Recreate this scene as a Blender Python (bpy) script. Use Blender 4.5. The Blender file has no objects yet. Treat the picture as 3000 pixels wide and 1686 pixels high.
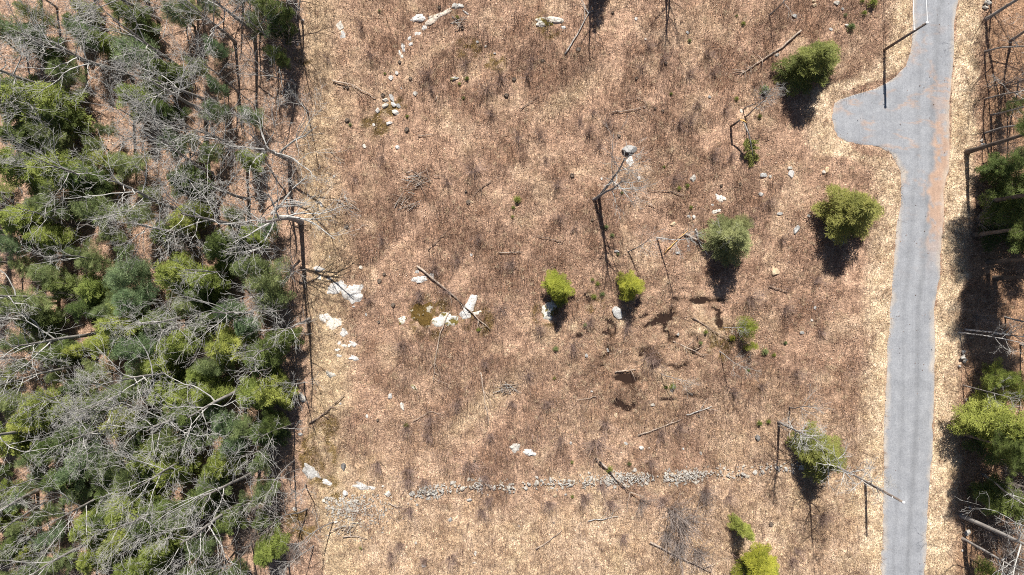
import bpy, math, random
import numpy as np
from mathutils import Vector, Matrix, Euler

# ------------------------------------------------------------------ camera, sky, sun, exposure
SC = bpy.context.scene
COL = SC.collection
H = 85.0                      # height of the drone above the ground (m)
PX = 1.5 * H / 3000.0         # metres on the ground for one pixel of the 3000 px photograph
SUN_EL = 51.0

cam_d = bpy.data.cameras.new('camera'); cam_d.lens = 24.0; cam_d.sensor_width = 36.0; cam_d.clip_end = 9000.0
cam = bpy.data.objects.new('camera', cam_d); COL.objects.link(cam)
cam.location = (0, 0, H); cam.rotation_euler = (0, 0, 0)
SC.camera = cam

world = bpy.data.worlds.new('World'); SC.world = world; world.use_nodes = True
wn = world.node_tree.nodes; wl = world.node_tree.links
sky = wn.new('ShaderNodeTexSky'); sky.sky_type = 'NISHITA'; sky.sun_disc = False
sky.sun_elevation = math.radians(SUN_EL); sky.sun_rotation = 0.0
sky.air_density = 0.8; sky.dust_density = 0.4
wn['Background'].inputs['Strength'].default_value = 0.05
wl.new(sky.outputs['Color'], wn['Background'].inputs['Color'])

sun_d = bpy.data.lights.new('sun', 'SUN'); sun_d.energy = 5.0; sun_d.angle = math.radians(0.53); sun_d.color = (1.0, 0.955, 0.89)
sun = bpy.data.objects.new('sun', sun_d); COL.objects.link(sun)
sun.rotation_euler = (math.radians(-(90 - SUN_EL)), 0, math.radians(1.0))

SC.view_settings.view_transform = 'Standard'; SC.view_settings.look = 'None'
SC.view_settings.gamma = 1.0; SC.view_settings.use_curve_mapping = False
SC.view_settings.exposure = 0.86
SC.render.engine = 'CYCLES'
SC.cycles.use_denoising = False
SC.cycles.max_bounces = 5; SC.cycles.diffuse_bounces = 3; SC.cycles.transmission_bounces = 3
SC.cycles.use_adaptive_sampling = False
SC.cycles.pixel_filter_type = 'BLACKMAN_HARRIS'; SC.cycles.filter_width = 1.0

RNG = np.random.default_rng(7)
rnd = random.Random(11)

# ------------------------------------------------------------------ helpers
def W(x, y):                  # a point of the photograph's ground plane -> metres
    return ((x - 1500.0) * PX, (843.0 - y) * PX)
def T(ox, oy, x, y):          # a point measured in an enlarged quarter of the photograph
    return (ox + x * 0.3882, oy + y * 0.3882)
def crown_base(x, y, z):      # ground point below something seen at height z
    k = 1 - z / H
    return (1500 + (x - 1500) * k, 843 + (y - 843) * k)

def lattice(seed):
    return np.random.default_rng(seed).random((256, 256))
_LAT = [lattice(s) for s in range(6)]
def vnoise(x, y, s, seed=0):
    L = _LAT[seed % 6]
    X = np.asarray(x, float) / s + 37.3 * (seed + 1); Y = np.asarray(y, float) / s + 91.7 * (seed + 1)
    xi = np.floor(X).astype(int); yi = np.floor(Y).astype(int)
    fx = X - xi; fy = Y - yi
    fx = fx * fx * (3 - 2 * fx); fy = fy * fy * (3 - 2 * fy)
    a = L[xi % 256, yi % 256]; b = L[(xi + 1) % 256, yi % 256]; c = L[xi % 256, (yi + 1) % 256]; d = L[(xi + 1) % 256, (yi + 1) % 256]
    return (a * (1 - fx) + b * fx) * (1 - fy) + (c * (1 - fx) + d * fx) * fy
def fbm(x, y, s, seed=0, o=4):
    t = 0; a = 0.5; n = 0
    for k in range(o):
        t = t + a * vnoise(x, y, s / (2 ** k), seed + k); n += a; a *= 0.55
    return t / n
def sstep(a, b, x):
    t = np.clip((x - a) / (b - a), 0, 1)
    return t * t * (3 - 2 * t)

def mesh_np(name, verts, faces, mat, cols=None, smooth=False):
    me = bpy.data.meshes.new(name)
    verts = np.asarray(verts, np.float32); faces = np.asarray(faces, np.int32)
    nf, k = faces.shape
    me.vertices.add(len(verts)); me.vertices.foreach_set('co', verts.ravel())
    me.loops.add(nf * k); me.loops.foreach_set('vertex_index', faces.ravel())
    me.polygons.add(nf); me.polygons.foreach_set('loop_start', np.arange(0, nf * k, k, dtype=np.int32))
    me.update(calc_edges=True)
    if cols is not None:
        at = me.color_attributes.new('Col', 'FLOAT_COLOR', 'POINT')
        c4 = np.ones((len(verts), 4), np.float32); c4[:, :cols.shape[1]] = cols
        at.data.foreach_set('color', c4.ravel())
    if smooth:
        me.polygons.foreach_set('use_smooth', np.ones(nf, bool))
    me.materials.append(mat)
    return me
def mesh_py(name, verts, faces, mat, smooth=False):
    me = bpy.data.meshes.new(name); me.from_pydata(verts, [], faces); me.update()
    if smooth:
        me.polygons.foreach_set('use_smooth', np.ones(len(faces), bool))
    me.materials.append(mat)
    return me
def link(name, me, parent=None, loc=(0, 0, 0), rot=(0, 0, 0), scale=(1, 1, 1)):
    o = bpy.data.objects.new(name, me); COL.objects.link(o)
    o.location = loc; o.rotation_euler = rot; o.scale = scale
    if parent: o.parent = parent
    return o
def tag(o, label=None, cat=None, group=None, kind=None):
    if label: o['label'] = label
    if cat: o['category'] = cat
    if group: o['group'] = group
    if kind: o['kind'] = kind
    return o

# ---- labels that single a thing out by the nearest landmark of the place
LM = [("the turnout's utility pole", 2590, 148), ("the lower roadside utility pole", 2535, 1411),
      ("the wet hollow's big boulder", 1808, 915), ("the mossy outcrop", 1300, 925),
      ("the biggest white ledge", 1036, 858), ("the boulder cluster", 1140, 305),
      ("the long slab near the top", 1280, 52), ("the moss-topped ledge", 1608, 68),
      ("the two-stemmed bare tree", 1748, 580), ("the smallest bright tree", 1632, 850),
      ("the conifer above the turnout", 2338, 225), ("the round conifer below the turnout", 2450, 640),
      ("the wall's end near the road", 2330, 1370), ("the wall's end near the rubble", 1205, 1450),
      ("the middle of the stone wall", 1750, 1408), ("the stone rubble patch", 1030, 1490),
      ("the pale triangular boulder", 1840, 437), ("the bright white stone", 1530, 1318),
      ("the snapped conifer", 2160, 365), ("the upper slash pile", 1228, 530),
      ("the bottom yellow-green tree", 2240, 1645), ("the dark brown pool", 1850, 1110),
      ("the pale pine in the clearing", 2108, 700), ("the conifer beside the wall", 2370, 1325)]
ORD = ['closest', 'second closest', 'third closest', 'fourth closest', 'fifth closest', 'sixth closest', 'seventh closest', 'eighth closest',
       'ninth closest', 'tenth closest', 'eleventh closest', 'twelfth closest', 'thirteenth closest', 'fourteenth closest', 'fifteenth closest']
NTH = ['first', 'second', 'third', 'fourth', 'fifth', 'sixth', 'seventh', 'eighth', 'ninth', 'tenth', 'eleventh', 'twelfth', 'thirteenth',
       'fourteenth', 'fifteenth', 'sixteenth', 'seventeenth', 'eighteenth', 'nineteenth', 'twentieth', 'twenty-first', 'twenty-second', 'twenty-third', 'twenty-fourth', 'twenty-fifth']
PENDING = []
def later(o, look, x, y):     # label chosen once all things of the scene stand
    PENDING.append((o, look, x, y))
def settle_labels():
    groups = {}
    for o, look, x, y in PENDING:
        best = min((l for l in LM if math.hypot(l[1] - x, l[2] - y) > 14), key=lambda l: math.hypot(l[1] - x, l[2] - y))
        dx, dy = x - best[1], y - best[2]
        a = math.degrees(math.atan2(-dy, dx)) % 360
        d = ['right of', 'above and right of', 'above', 'above and left of', 'left of', 'below and left of', 'below', 'below and right of'][int((a + 22.5) // 45) % 8]
        groups.setdefault(f'{look} {d} {best[0]}', []).append((math.hypot(dx, dy), o))
    for lab, lst in groups.items():
        lst.sort(key=lambda t: t[0])
        for i, (_, o) in enumerate(lst):
            o['label'] = lab if len(lst) == 1 else f'{lab}, {ORD[i]}'

# ------------------------------------------------------------------ materials
def new_mat(name):
    m = bpy.data.materials.new(name); m.use_nodes = True
    nt = m.node_tree; b = nt.nodes['Principled BSDF']
    b.inputs['Roughness'].default_value = 0.9; b.inputs['Specular IOR Level'].default_value = 0.15
    return m, nt, b
def N(nt, t, **kw):
    n = nt.nodes.new(t)
    for k, v in kw.items(): setattr(n, k, v)
    return n
def ramp(nt, fac, stops):
    r = N(nt, 'ShaderNodeValToRGB'); e = r.color_ramp.elements
    while len(e) < len(stops): e.new(0.5)
    for i, (p, c) in enumerate(stops):
        e[i].position = p; e[i].color = (c[0], c[1], c[2], 1)
    nt.links.new(fac, r.inputs['Fac'])
    return r.outputs['Color']
def mix(nt, fac, a, b, mode='MIX'):
    m = N(nt, 'ShaderNodeMix', data_type='RGBA', blend_type=mode)
    for s, v in ((m.inputs[0], fac), (m.inputs[6], a), (m.inputs[7], b)):
        if hasattr(v, 'links') or isinstance(v, bpy.types.NodeSocket): nt.links.new(v, s)
        elif isinstance(v, (int, float)): s.default_value = v
        else: s.default_value = (v[0], v[1], v[2], 1)
    return m.outputs[2]
def coords(nt, scale=(1, 1, 1), kind='Object'):
    tc = N(nt, 'ShaderNodeTexCoord'); mp = N(nt, 'ShaderNodeMapping'); mp.inputs['Scale'].default_value = scale
    nt.links.new(tc.outputs[kind], mp.inputs['Vector'])
    return mp.outputs['Vector']
def noise(nt, vec, scale, detail=4, rough=0.6, out='Fac'):
    n = N(nt, 'ShaderNodeTexNoise'); n.inputs['Scale'].default_value = scale; n.inputs['Detail'].default_value = detail; n.inputs['Roughness'].default_value = rough
    nt.links.new(vec, n.inputs['Vector'])
    return n.outputs[out]
def voro(nt, vec, scale, out='Color'):
    n = N(nt, 'ShaderNodeTexVoronoi'); n.inputs['Scale'].default_value = scale
    nt.links.new(vec, n.inputs['Vector'])
    return n.outputs[out]
def bump(nt, b, h, strength, dist):
    n = N(nt, 'ShaderNodeBump'); n.inputs['Strength'].default_value = strength; n.inputs['Distance'].default_value = dist
    nt.links.new(h, n.inputs['Height']); nt.links.new(n.outputs['Normal'], b.inputs['Normal'])

def ground_material():
    m, nt, b = new_mat('leaf_litter_ground')
    v = coords(nt)
    at = N(nt, 'ShaderNodeVertexColor', layer_name='Col')
    sep = N(nt, 'ShaderNodeSeparateColor'); nt.links.new(voro(nt, v, 9.0), sep.inputs['Color'])
    leaf = ramp(nt, sep.outputs[0], [(0.0, (0.66, 0.64, 0.63)), (0.35, (0.86, 0.85, 0.84)), (0.75, (1.04, 1.02, 1.0)), (0.92, (1.28, 1.25, 1.2)), (1.0, (1.6, 1.55, 1.45))])
    fine = ramp(nt, noise(nt, v, 5.5, 5, 0.8), [(0.32, (0.40, 0.37, 0.36)), (0.47, (0.93, 0.92, 0.92)), (0.68, (1.50, 1.48, 1.45))])
    mid = ramp(nt, noise(nt, v, 0.85, 7, 0.78), [(0.32, (0.48, 0.45, 0.44)), (0.48, (0.95, 0.94, 0.93)), (0.64, (1.42, 1.44, 1.42))])
    c = mix(nt, 1.0, at.outputs['Color'], leaf, 'MULTIPLY')
    c = mix(nt, 1.0, c, fine, 'MULTIPLY'); c = mix(nt, 1.0, c, mid, 'MULTIPLY')
    nt.links.new(c, b.inputs['Base Color'])
    bump(nt, b, noise(nt, v, 6.0, 5, 0.75), 1.0, 0.22)
    return m
def col_material(name, trans=0.0, rough=0.85, jitter=0.0):
    m, nt, b = new_mat(name)
    at = N(nt, 'ShaderNodeVertexColor', layer_name='Col')
    c = at.outputs['Color']
    nt.links.new(c, b.inputs['Base Color']); b.inputs['Roughness'].default_value = rough
    if trans:
        t = N(nt, 'ShaderNodeBsdfTranslucent'); nt.links.new(c, t.inputs['Color'])
        mx = N(nt, 'ShaderNodeMixShader'); mx.inputs[0].default_value = trans
        nt.links.new(b.outputs[0], mx.inputs[1]); nt.links.new(t.outputs[0], mx.inputs[2])
        nt.links.new(mx.outputs[0], nt.nodes['Material Output'].inputs['Surface'])
    return m
def foliage_material(name, lo, hi, trans=0.38):
    m, nt, b = new_mat(name)
    at = N(nt, 'ShaderNodeVertexColor', layer_name='Col')
    oi = N(nt, 'ShaderNodeObjectInfo')
    sep = N(nt, 'ShaderNodeSeparateColor'); nt.links.new(at.outputs['Color'], sep.inputs['Color'])
    c = mix(nt, sep.outputs[0], lo, hi)
    hs = N(nt, 'ShaderNodeHueSaturation')
    mr = N(nt, 'ShaderNodeMapRange'); mr.inputs[3].default_value = 0.485; mr.inputs[4].default_value = 0.515
    nt.links.new(oi.outputs['Random'], mr.inputs[0]); nt.links.new(mr.outputs[0], hs.inputs['Hue'])
    mv = N(nt, 'ShaderNodeMapRange'); mv.inputs[3].default_value = 1.15; mv.inputs[4].default_value = 0.8
    nt.links.new(oi.outputs['Random'], mv.inputs[0]); nt.links.new(mv.outputs[0], hs.inputs['Value'])
    nt.links.new(c, hs.inputs['Color']); c = hs.outputs['Color']
    nt.links.new(c, b.inputs['Base Color']); b.inputs['Roughness'].default_value = 0.6; b.inputs['Specular IOR Level'].default_value = 0.25
    t = N(nt, 'ShaderNodeBsdfTranslucent'); nt.links.new(c, t.inputs['Color'])
    mx = N(nt, 'ShaderNodeMixShader'); mx.inputs[0].default_value = trans
    nt.links.new(b.outputs[0], mx.inputs[1]); nt.links.new(t.outputs[0], mx.inputs[2])
    nt.links.new(mx.outputs[0], nt.nodes['Material Output'].inputs['Surface'])
    return m
def bark_material(name, a, c, scale=3.0, patches=None):
    m, nt, b = new_mat(name)
    v = coords(nt, (1, 1, 0.35))
    col = ramp(nt, noise(nt, v, scale, 5, 0.7), [(0.35, a), (0.65, c)])
    if patches:
        f = ramp(nt, noise(nt, v, scale * 2.3, 3, 0.6), [(0.52, (0, 0, 0)), (0.58, (1, 1, 1))])
        col = mix(nt, f, col, patches)
    nt.links.new(col, b.inputs['Base Color'])
    bump(nt, b, noise(nt, v, scale * 6, 4, 0.7), 0.6, 0.03)
    return m
def rock_material(name, a, c, lichen, moss=None, moss_lo=0.55, scale=1.0):
    m, nt, b = new_mat(name)
    v = coords(nt); oi = N(nt, 'ShaderNodeObjectInfo')
    ad = N(nt, 'ShaderNodeVectorMath', operation='ADD'); cm = N(nt, 'ShaderNodeCombineXYZ')
    mu = N(nt, 'ShaderNodeMath', operation='MULTIPLY'); mu.inputs[1].default_value = 60.0
    nt.links.new(oi.outputs['Random'], mu.inputs[0]); nt.links.new(mu.outputs[0], cm.inputs[0]); nt.links.new(mu.outputs[0], cm.inputs[1])
    nt.links.new(v, ad.inputs[0]); nt.links.new(cm.outputs[0], ad.inputs[1]); v = ad.outputs[0]
    col = ramp(nt, noise(nt, v, 2.2 * scale, 6, 0.7), [(0.33, a), (0.62, c)])
    sp = ramp(nt, noise(nt, v, 7 * scale, 4, 0.7), [(0.36, lichen), (0.48, (1, 1, 1))])
    col = mix(nt, 0.85, col, sp, 'MULTIPLY')
    tint = ramp(nt, oi.outputs['Random'], [(0.0, (0.82, 0.81, 0.8)), (0.5, (1, 1, 1)), (1.0, (1.1, 1.03, 0.92))])
    col = mix(nt, 1.0, col, tint, 'MULTIPLY')
    if moss:
        f = ramp(nt, noise(nt, v, 1.1 * scale, 5, 0.65), [(moss_lo, (0, 0, 0)), (moss_lo + 0.05, (1, 1, 1))])
        mc = ramp(nt, noise(nt, v, 6 * scale, 4, 0.7), [(0.3, moss[0]), (0.7, moss[1])])
        col = mix(nt, f, col, mc)
    nt.links.new(col, b.inputs['Base Color'])
    bump(nt, b, noise(nt, v, 6 * scale, 6, 0.7), 0.8, 0.08)
    return m

M = {}
M['ground'] = ground_material()
M['litter'] = col_material('fallen_leaves', 0.15)
M['stems'] = col_material('dry_stems', 0.0)
M['grass'] = col_material('straw_grass', 0.2)
M['pine'] = foliage_material('pine_needles', (0.085, 0.125, 0.048), (0.32, 0.38, 0.155))
M['bluepine'] = foliage_material('blue_green_needles', (0.075, 0.128, 0.062), (0.27, 0.36, 0.175))
M['hemlock'] = foliage_material('yellow_green_needles', (0.090, 0.125, 0.022), (0.35, 0.395, 0.095))
M['dark'] = foliage_material('dark_evergreen_needles', (0.045, 0.072, 0.020), (0.18, 0.23, 0.065))
M['bright'] = foliage_material('bright_yellow_green_needles', (0.105, 0.130, 0.013), (0.39, 0.41, 0.06))
M['palepine'] = foliage_material('pale_yellow_green_needles', (0.095, 0.115, 0.040), (0.35, 0.365, 0.16))
M['olive'] = foliage_material('olive_needles', (0.065, 0.082, 0.016), (0.30, 0.31, 0.085))
M['bark'] = bark_material('conifer_bark', (0.07, 0.055, 0.045), (0.17, 0.135, 0.11))
M['grey'] = bark_material('grey_bark', (0.17, 0.15, 0.135), (0.36, 0.335, 0.31), 1.5)
M['pale'] = bark_material('pale_branch_bark', (0.25, 0.24, 0.222), (0.47, 0.455, 0.425), 1.2)
M['birch'] = bark_material('white_birch_bark', (0.55, 0.52, 0.48), (0.74, 0.71, 0.66), 2.0, (0.10, 0.085, 0.075))
M['dead'] = bark_material('weathered_log', (0.22, 0.17, 0.13), (0.46, 0.38, 0.31), 1.6)
M['darkdead'] = bark_material('dark_log', (0.14, 0.10, 0.075), (0.30, 0.23, 0.18), 1.6)
M['pole'] = bark_material('creosoted_pole', (0.12, 0.095, 0.08), (0.23, 0.185, 0.155), 2.0)
M['split'] = bark_material('fresh_split_wood', (0.55, 0.30, 0.09), (0.70, 0.45, 0.18), 3.0)
M['stump'] = bark_material('old_stump', (0.07, 0.055, 0.042), (0.19, 0.15, 0.12), 5.0)
M['twig'] = bark_material('reddish_twigs', (0.20, 0.135, 0.11), (0.36, 0.26, 0.22), 1.0)
M['greytwig'] = bark_material('grey_twigs', (0.20, 0.165, 0.145), (0.34, 0.29, 0.26), 1.0)
M['white_rock'] = rock_material('white_granite', (0.38, 0.365, 0.345), (0.66, 0.64, 0.61), (0.34, 0.33, 0.31))
M['grey_rock'] = rock_material('grey_granite', (0.24, 0.235, 0.225), (0.50, 0.49, 0.47), (0.4, 0.4, 0.38))
M['tan_rock'] = rock_material('tan_stone', (0.40, 0.30, 0.19), (0.60, 0.49, 0.35), (0.55, 0.5, 0.45))
M['lichen_rock'] = rock_material('lichened_granite', (0.38, 0.37, 0.33), (0.66, 0.64, 0.60), (0.4, 0.39, 0.34), ((0.075, 0.055, 0.012), (0.20, 0.16, 0.05)), 0.52)
M['moss_rock'] = rock_material('mossy_outcrop', (0.36, 0.34, 0.28), (0.60, 0.58, 0.52), (0.4, 0.38, 0.3), ((0.05, 0.03, 0.008), (0.14, 0.088, 0.024)), 0.40)
M['dark_rock'] = rock_material('dark_stone', (0.09, 0.085, 0.08), (0.22, 0.21, 0.20), (0.5, 0.5, 0.5))
M['wall_rock'] = rock_material('wall_stone', (0.26, 0.245, 0.22), (0.56, 0.535, 0.49), (0.45, 0.43, 0.39), None, 0.5, 1.6)

# ------------------------------------------------------------------ the ground: what covers it where
def at_y(tab, y):
    t = np.array(tab, float)
    return np.interp(y, t[:, 1], t[:, 0])
ROAD_L = [(2676, -700), (2674, 0), (2671, 60), (2672, 100), (2665, 150), (2650, 195), (2620, 225), (2600, 240), (2560, 262), (2490, 281), (2458, 292), (2442, 302), (2436, 318), (2436, 345), (2440, 378),
          (2452, 402), (2476, 416), (2510, 424), (2570, 430), (2612, 452), (2636, 500), (2640, 560), (2637, 600), (2625, 680), (2618, 760), (2612, 850), (2607, 900), (2601, 1000), (2595, 1124), (2590, 1250),
          (2588, 1400), (2584, 1550), (2580, 1686), (2570, 2400)]
ROAD_R = [(2835, -700), (2812, 0), (2801, 60), (2799, 120), (2795, 200), (2788, 260), (2785, 330), (2786, 420), (2781, 500), (2768, 560), (2771, 620), (2762, 700), (2757, 800), (2742, 900),
          (2741, 1000), (2741, 1124), (2735, 1300), (2726, 1450), (2718, 1550), (2712, 1686), (2690, 2400)]
WOODS = [(905, -700), (880, 0), (880, 150), (905, 330), (860, 480), (890, 640), (900, 760), (890, 900), (915, 1060), (905, 1180), (890, 1320), (900, 1450), (935, 1600), (960, 1686), (980, 2400)]
POOLS = [(1716, 868, 13, 34, -0.3), (1868, 893, 9, 26, 0.45), (1700, 985, 17, 10, 0.1), (1780, 978, 18, 9, 0.6), (1885, 927, 15, 6, -0.3), (1930, 936, 44, 12, -0.55), (1975, 905, 24, 8, -0.4),
         (2040, 880, 62, 11, 0.06), (2095, 905, 22, 6, 0.5), (1770, 1068, 16, 7, -0.5), (1852, 1110, 46, 15, 0.05), (1922, 1070, 26, 13, -0.7), (1822, 1186, 32, 15, 0.5), (1862, 1192, 28, 13, 1.0),
         (1955, 1170, 28, 6, 0.0), (2040, 1160, 30, 7, 0.15), (2105, 940, 7, 20, -0.2)]
LEDGES = [  # x, y, half width, half height, turn (deg, seen from above), height, material, label
    (1226, 53, 26, 10, 8, .42, 'white_rock', 'white granite ledge at the left end of the long slab near the top'),
    (1282, 50, 42, 10, 27, .38, 'tan_white', 'long tan-white rock slab slanting up to the right near the top edge'),
    (1243, 82, 8, 7, 30, .2, 'white_rock', None), (1222, 98, 13, 7, 10, .2, 'white_rock', None), (1200, 113, 6, 6, 0, .2, 'white_rock', None), (1202, 130, 9, 4, 30, .18, 'white_rock', None),
    (1181, 140, 5, 12, 20, .2, 'white_rock', None), (1171, 156, 5, 9, 10, .2, 'white_rock', None), (1178, 166, 5, 5, 0, .2, 'white_rock', None),
    (992, 74, 12, 13, 20, .15, 'grey_rock', 'flat grey ledge in tan grass beside the top of the woods'), (1005, 106, 10, 14, 5, .12, 'grey_rock', 'low striped grey ledge just below the flat grey ledge'),
    (1340, 19, 15, 9, 0, .4, 'grey_rock', 'blocky grey rock at the top edge right of the long slab'),
    (1365, 38, 10, 3, -40, .2, 'white_rock', None),
    (1606, 66, 34, 15, 0, .55, 'lichen_rock', 'moss-topped white ledge near the top edge of the clearing'), (1650, 82, 8, 5, 0, .25, 'white_rock', None),
    (990, 843, 38, 15, 20, .22, 'white_rock', 'white ledge with tree shadows across it, left of the biggest white ledge'),
    (1036, 858, 26, 30, 20, .32, 'white_rock', 'biggest white ledge standing in tan grass beside the woods'),
    (934, 787, 18, 7, -12, .2, 'white_rock', 'narrow white ledge at the edge of the woods'), (966, 817, 20, 4, 14, .12, 'white_rock', None), (934, 814, 8, 8, 0, .16, 'white_rock', None),
    (945, 930, 24, 13, -15, .25, 'white_rock', 'white ledge half in shade at the edge of the woods'), (980, 948, 28, 14, 22, .3, 'white_rock', 'ragged white ledge below the biggest white ledge'),
    (1009, 975, 12, 11, -20, .22, 'white_rock', None), (1036, 1008, 13, 6, -15, .2, 'white_rock', None), (1010, 1014, 10, 4, -20, .16, 'white_rock', None), (994, 1006, 6, 5, 0, .15, 'white_rock', None),
    (988, 1026, 7, 4, 0, .15, 'white_rock', None), (1025, 1013, 5, 5, 0, .18, 'white_rock', None), (1041, 1051, 18, 8, -14, .28, 'white_rock', 'long white rock below the broken ledge pieces'),
    (993, 1043, 8, 5, 0, .2, 'white_rock', None), (969, 1097, 14, 8, -12, .25, 'grey_rock', None),
    (1224, 797, 12, 10, 10, .2, 'grey_rock', None), (1231, 817, 20, 12, 8, .28, 'white_rock', 'white patch of ledge at the upper end of the long fallen log'),
    (1262, 808, 9, 7, -30, .18, 'white_rock', None),
    (1376, 892, 16, 26, -25, .3, 'white_rock', 'white streaked ledge under the lower end of the long fallen log'), (1362, 925, 16, 12, 10, .22, 'white_rock', None), (1398, 917, 12, 6, 15, .2, 'white_rock', None),
    (1180, 938, 14, 9, 32, .25, 'lichen_rock', 'small lichened ledge left of the mossy outcrop'),
    (1240, 922, 38, 33, 10, .5, 'moss_rock', 'big brown-mossed outcrop right of the small lichened ledge'), (1304, 940, 34, 20, 15, .34, 'lichen_rock', 'half mossy outcrop with grey sticks across it under the long log'),
    (1606, 910, 22, 27, -28, .5, 'lichen_rock', 'mossy white-streaked ledge below left of the smallest yellow-green tree'),
    (2110, 582, 18, 12, -20, .35, 'white_rock', 'white ledge above the pale pine in the clearing'), (2094, 621, 17, 7, 10, .3, 'white_rock', 'white ledge half hidden by the pale pine'),
    (2086, 601, 6, 5, 0, .2, 'white_rock', None),
    (912, 1384, 30, 15, -35, .3, 'grey_rock', 'grey ledge at the wood edge left of the rubble patch'), (957, 1413, 16, 8, -18, .25, 'white_rock', 'white tip of ledge below the grey ledge at the wood edge'),
    (1062, 1426, 30, 10, -14, .3, 'white_rock', 'long bright white ledge above the stone rubble patch'), (1092, 1428, 10, 6, -20, .22, 'white_rock', None),
    (1850, 473, 15, 16, 0, .22, 'white_rock', 'white ledge below the pale triangular boulder, behind bare branches'),
    (1548, 1326, 18, 11, -20, .4, 'white_rock', 'bright white stone in the clearing above the stone wall'),
    (1512, 1311, 15, 14, 0, .35, 'grey_rock', 'ragged grey stone left of the bright white stone above the wall'),
]

def cover(x, y):
    """masks of the ground cover at photograph pixels x, y"""
    x = np.asarray(x, float); y = np.asarray(y, float)
    wob = (fbm(x, y, 60, 1) - .5) * 70
    rag = (fbm(x, y, 26, 4, 3) - .5) * 24
    L = at_y(ROAD_L, y); R = at_y(ROAD_R, y)
    # distance to the turnout is measured along y too
    dl = L - x; dr = x - R
    near = np.minimum.reduce([at_y(ROAD_L, y + d) for d in (-36, -20, 0, 20, 36)])
    road = sstep(-6, 6, np.minimum(x - L, R - x) + (fbm(x, y, 18, 0, 3) - .5) * 14)
    vl = sstep(-10, 4, near - x + 40) * (1 - sstep(26, 92, near - x + wob * .7)) * (1 - road)
    vl = np.where(x > R, 0, np.clip(vl, 0, 1))
    straight = sstep(600, 760, y)
    vl = vl * (0.75 + 0.25 * straight)
    vr = np.where(x > R, (1 - sstep(48, 92, dr + wob * .5)), 0)
    verge = np.clip(np.maximum(vl, vr), 0, 1) * (.55 + .45 * sstep(.36, .6, fbm(x, y, 34, 3, 4)))
    wx = at_y(WOODS, y)
    forest = 1 - sstep(-25, 25, x - wx + wob * .6)
    rforest = sstep(70, 110, dr + wob * .4)
    strip = (1 - sstep(60, 150, x - wx + wob)) * (1 - forest) * (0.55 + 0.45 * sstep(250, 500, y))
    south = sstep(1120, 1560, y + (fbm(x, y, 240, 2) - .5) * 700) * (1 - forest)
    lane = np.exp(-(((y - 270) + (x - 1690) * .62) / 32) ** 2) * np.exp(-((x - 1670) / 80) ** 2)
    lane2 = np.exp(-(((y - 1200) + (x - 1400) * .75) / 45) ** 2) * np.exp(-((x - 1420) / 130) ** 2)
    hollow = np.exp(-(((x - 1870) / 230) ** 2 + ((y - 1020) / 190) ** 2) ** 1.5)
    patch = .45 * fbm(x, y, 150, 3, 3) + .55 * fbm(x, y, 55, 0, 4)
    brush = sstep(.46, .62, patch + .05 * np.sin(y / 90)) * (1 - forest) * (1 - verge) * (1 - .55 * south) * (1 - road)
    straw_n = sstep(.50, .72, fbm(x, y, 75, 5, 4)) * (1 - brush)
    straw = np.clip(np.maximum.reduce([verge, strip * .75, lane * .8, lane2 * .7, straw_n * (0.30 + .55 * south + .7 * hollow), south * .35]), 0, 1) * (1 - forest) * (1 - rforest)
    moss = np.zeros_like(x)
    for mx, my, mr in ((1262, 930, 62), (1606, 75, 40), (1370, 150, 40), (1450, 185, 30), (1100, 365, 40), (930, 1330, 60), (950, 1440, 50), (960, 1250, 35), (1400, 940, 45), (890, 160, 30), (1600, 920, 40), (1735, 880, 40), (1150, 320, 40), (2130, 1010, 55), (880, 1540, 45)):
        moss = np.maximum(moss, np.exp(-(((x - mx) ** 2 + (y - my) ** 2) / mr ** 2)))
    moss = sstep(.2, .45, moss) * sstep(.50, .60, fbm(x, y, 24, 2, 4) + moss * .10)
    wpool = (fbm(x, y, 34, 5, 4) - .5) * 1.1
    pool = np.zeros_like(x)
    for px, py, a, b, t in POOLS:
        c, s = math.cos(t), math.sin(t)
        u = ((x - px) * c + (y - py) * s) / a; v = (-(x - px) * s + (y - py) * c) / b
        pool = np.maximum(pool, 1 - np.sqrt(u * u + v * v) * .5 + wpool)
    pool = sstep(.40, .80, pool)
    chan = 1 - np.abs(fbm(x, y, 95, 2, 4) - .5) * 7.5
    chan = np.clip(chan, 0, 1) * sstep(.30, .75, hollow) * sstep(.40, .60, fbm(x, y, 80, 4, 3))
    pool = np.maximum(pool, sstep(.35, .95, chan) * .72)
    return dict(road=road, verge=verge, forest=forest, rforest=rforest, brush=brush, straw=straw, moss=moss, pool=pool, hollow=hollow, south=south, patch=patch, strip=strip)

def gz(X, Y, c=None, px=None, py=None):
    """height of the ground (m)"""
    X = np.asarray(X, float); Y = np.asarray(Y, float)
    if c is None:
        px = X / PX + 1500; py = 843 - Y / PX
        c = cover(px, py)
    flat = 1 - np.clip(c['road'] + .75 * c['verge'], 0, 1)
    far = np.clip(1 - (np.hypot(X, Y) - 90) / 60, 0, 1)
    z = (fbm(X, Y, 9.0, 0, 3) - .5) * .45 * flat + (fbm(X, Y, 2.2, 2, 4) - .5) * .42 * flat
    z = z * far * (1 - .72 * sstep(.04, .25, c['hollow'])) + .30 * sstep(.15, .6, c['hollow']) * (sstep(.45, .68, fbm(X, Y, 1.9, 4, 3)) - .15) * (1 - c['pool']) - .27 * c['pool'] + .14 * sstep(.02, .2, c['pool']) * (1 - sstep(.2, .5, c['pool'])) + .05 * c['verge'] * flat
    z = z - .06 * c['road']
    return z
GRID = {}
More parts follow.
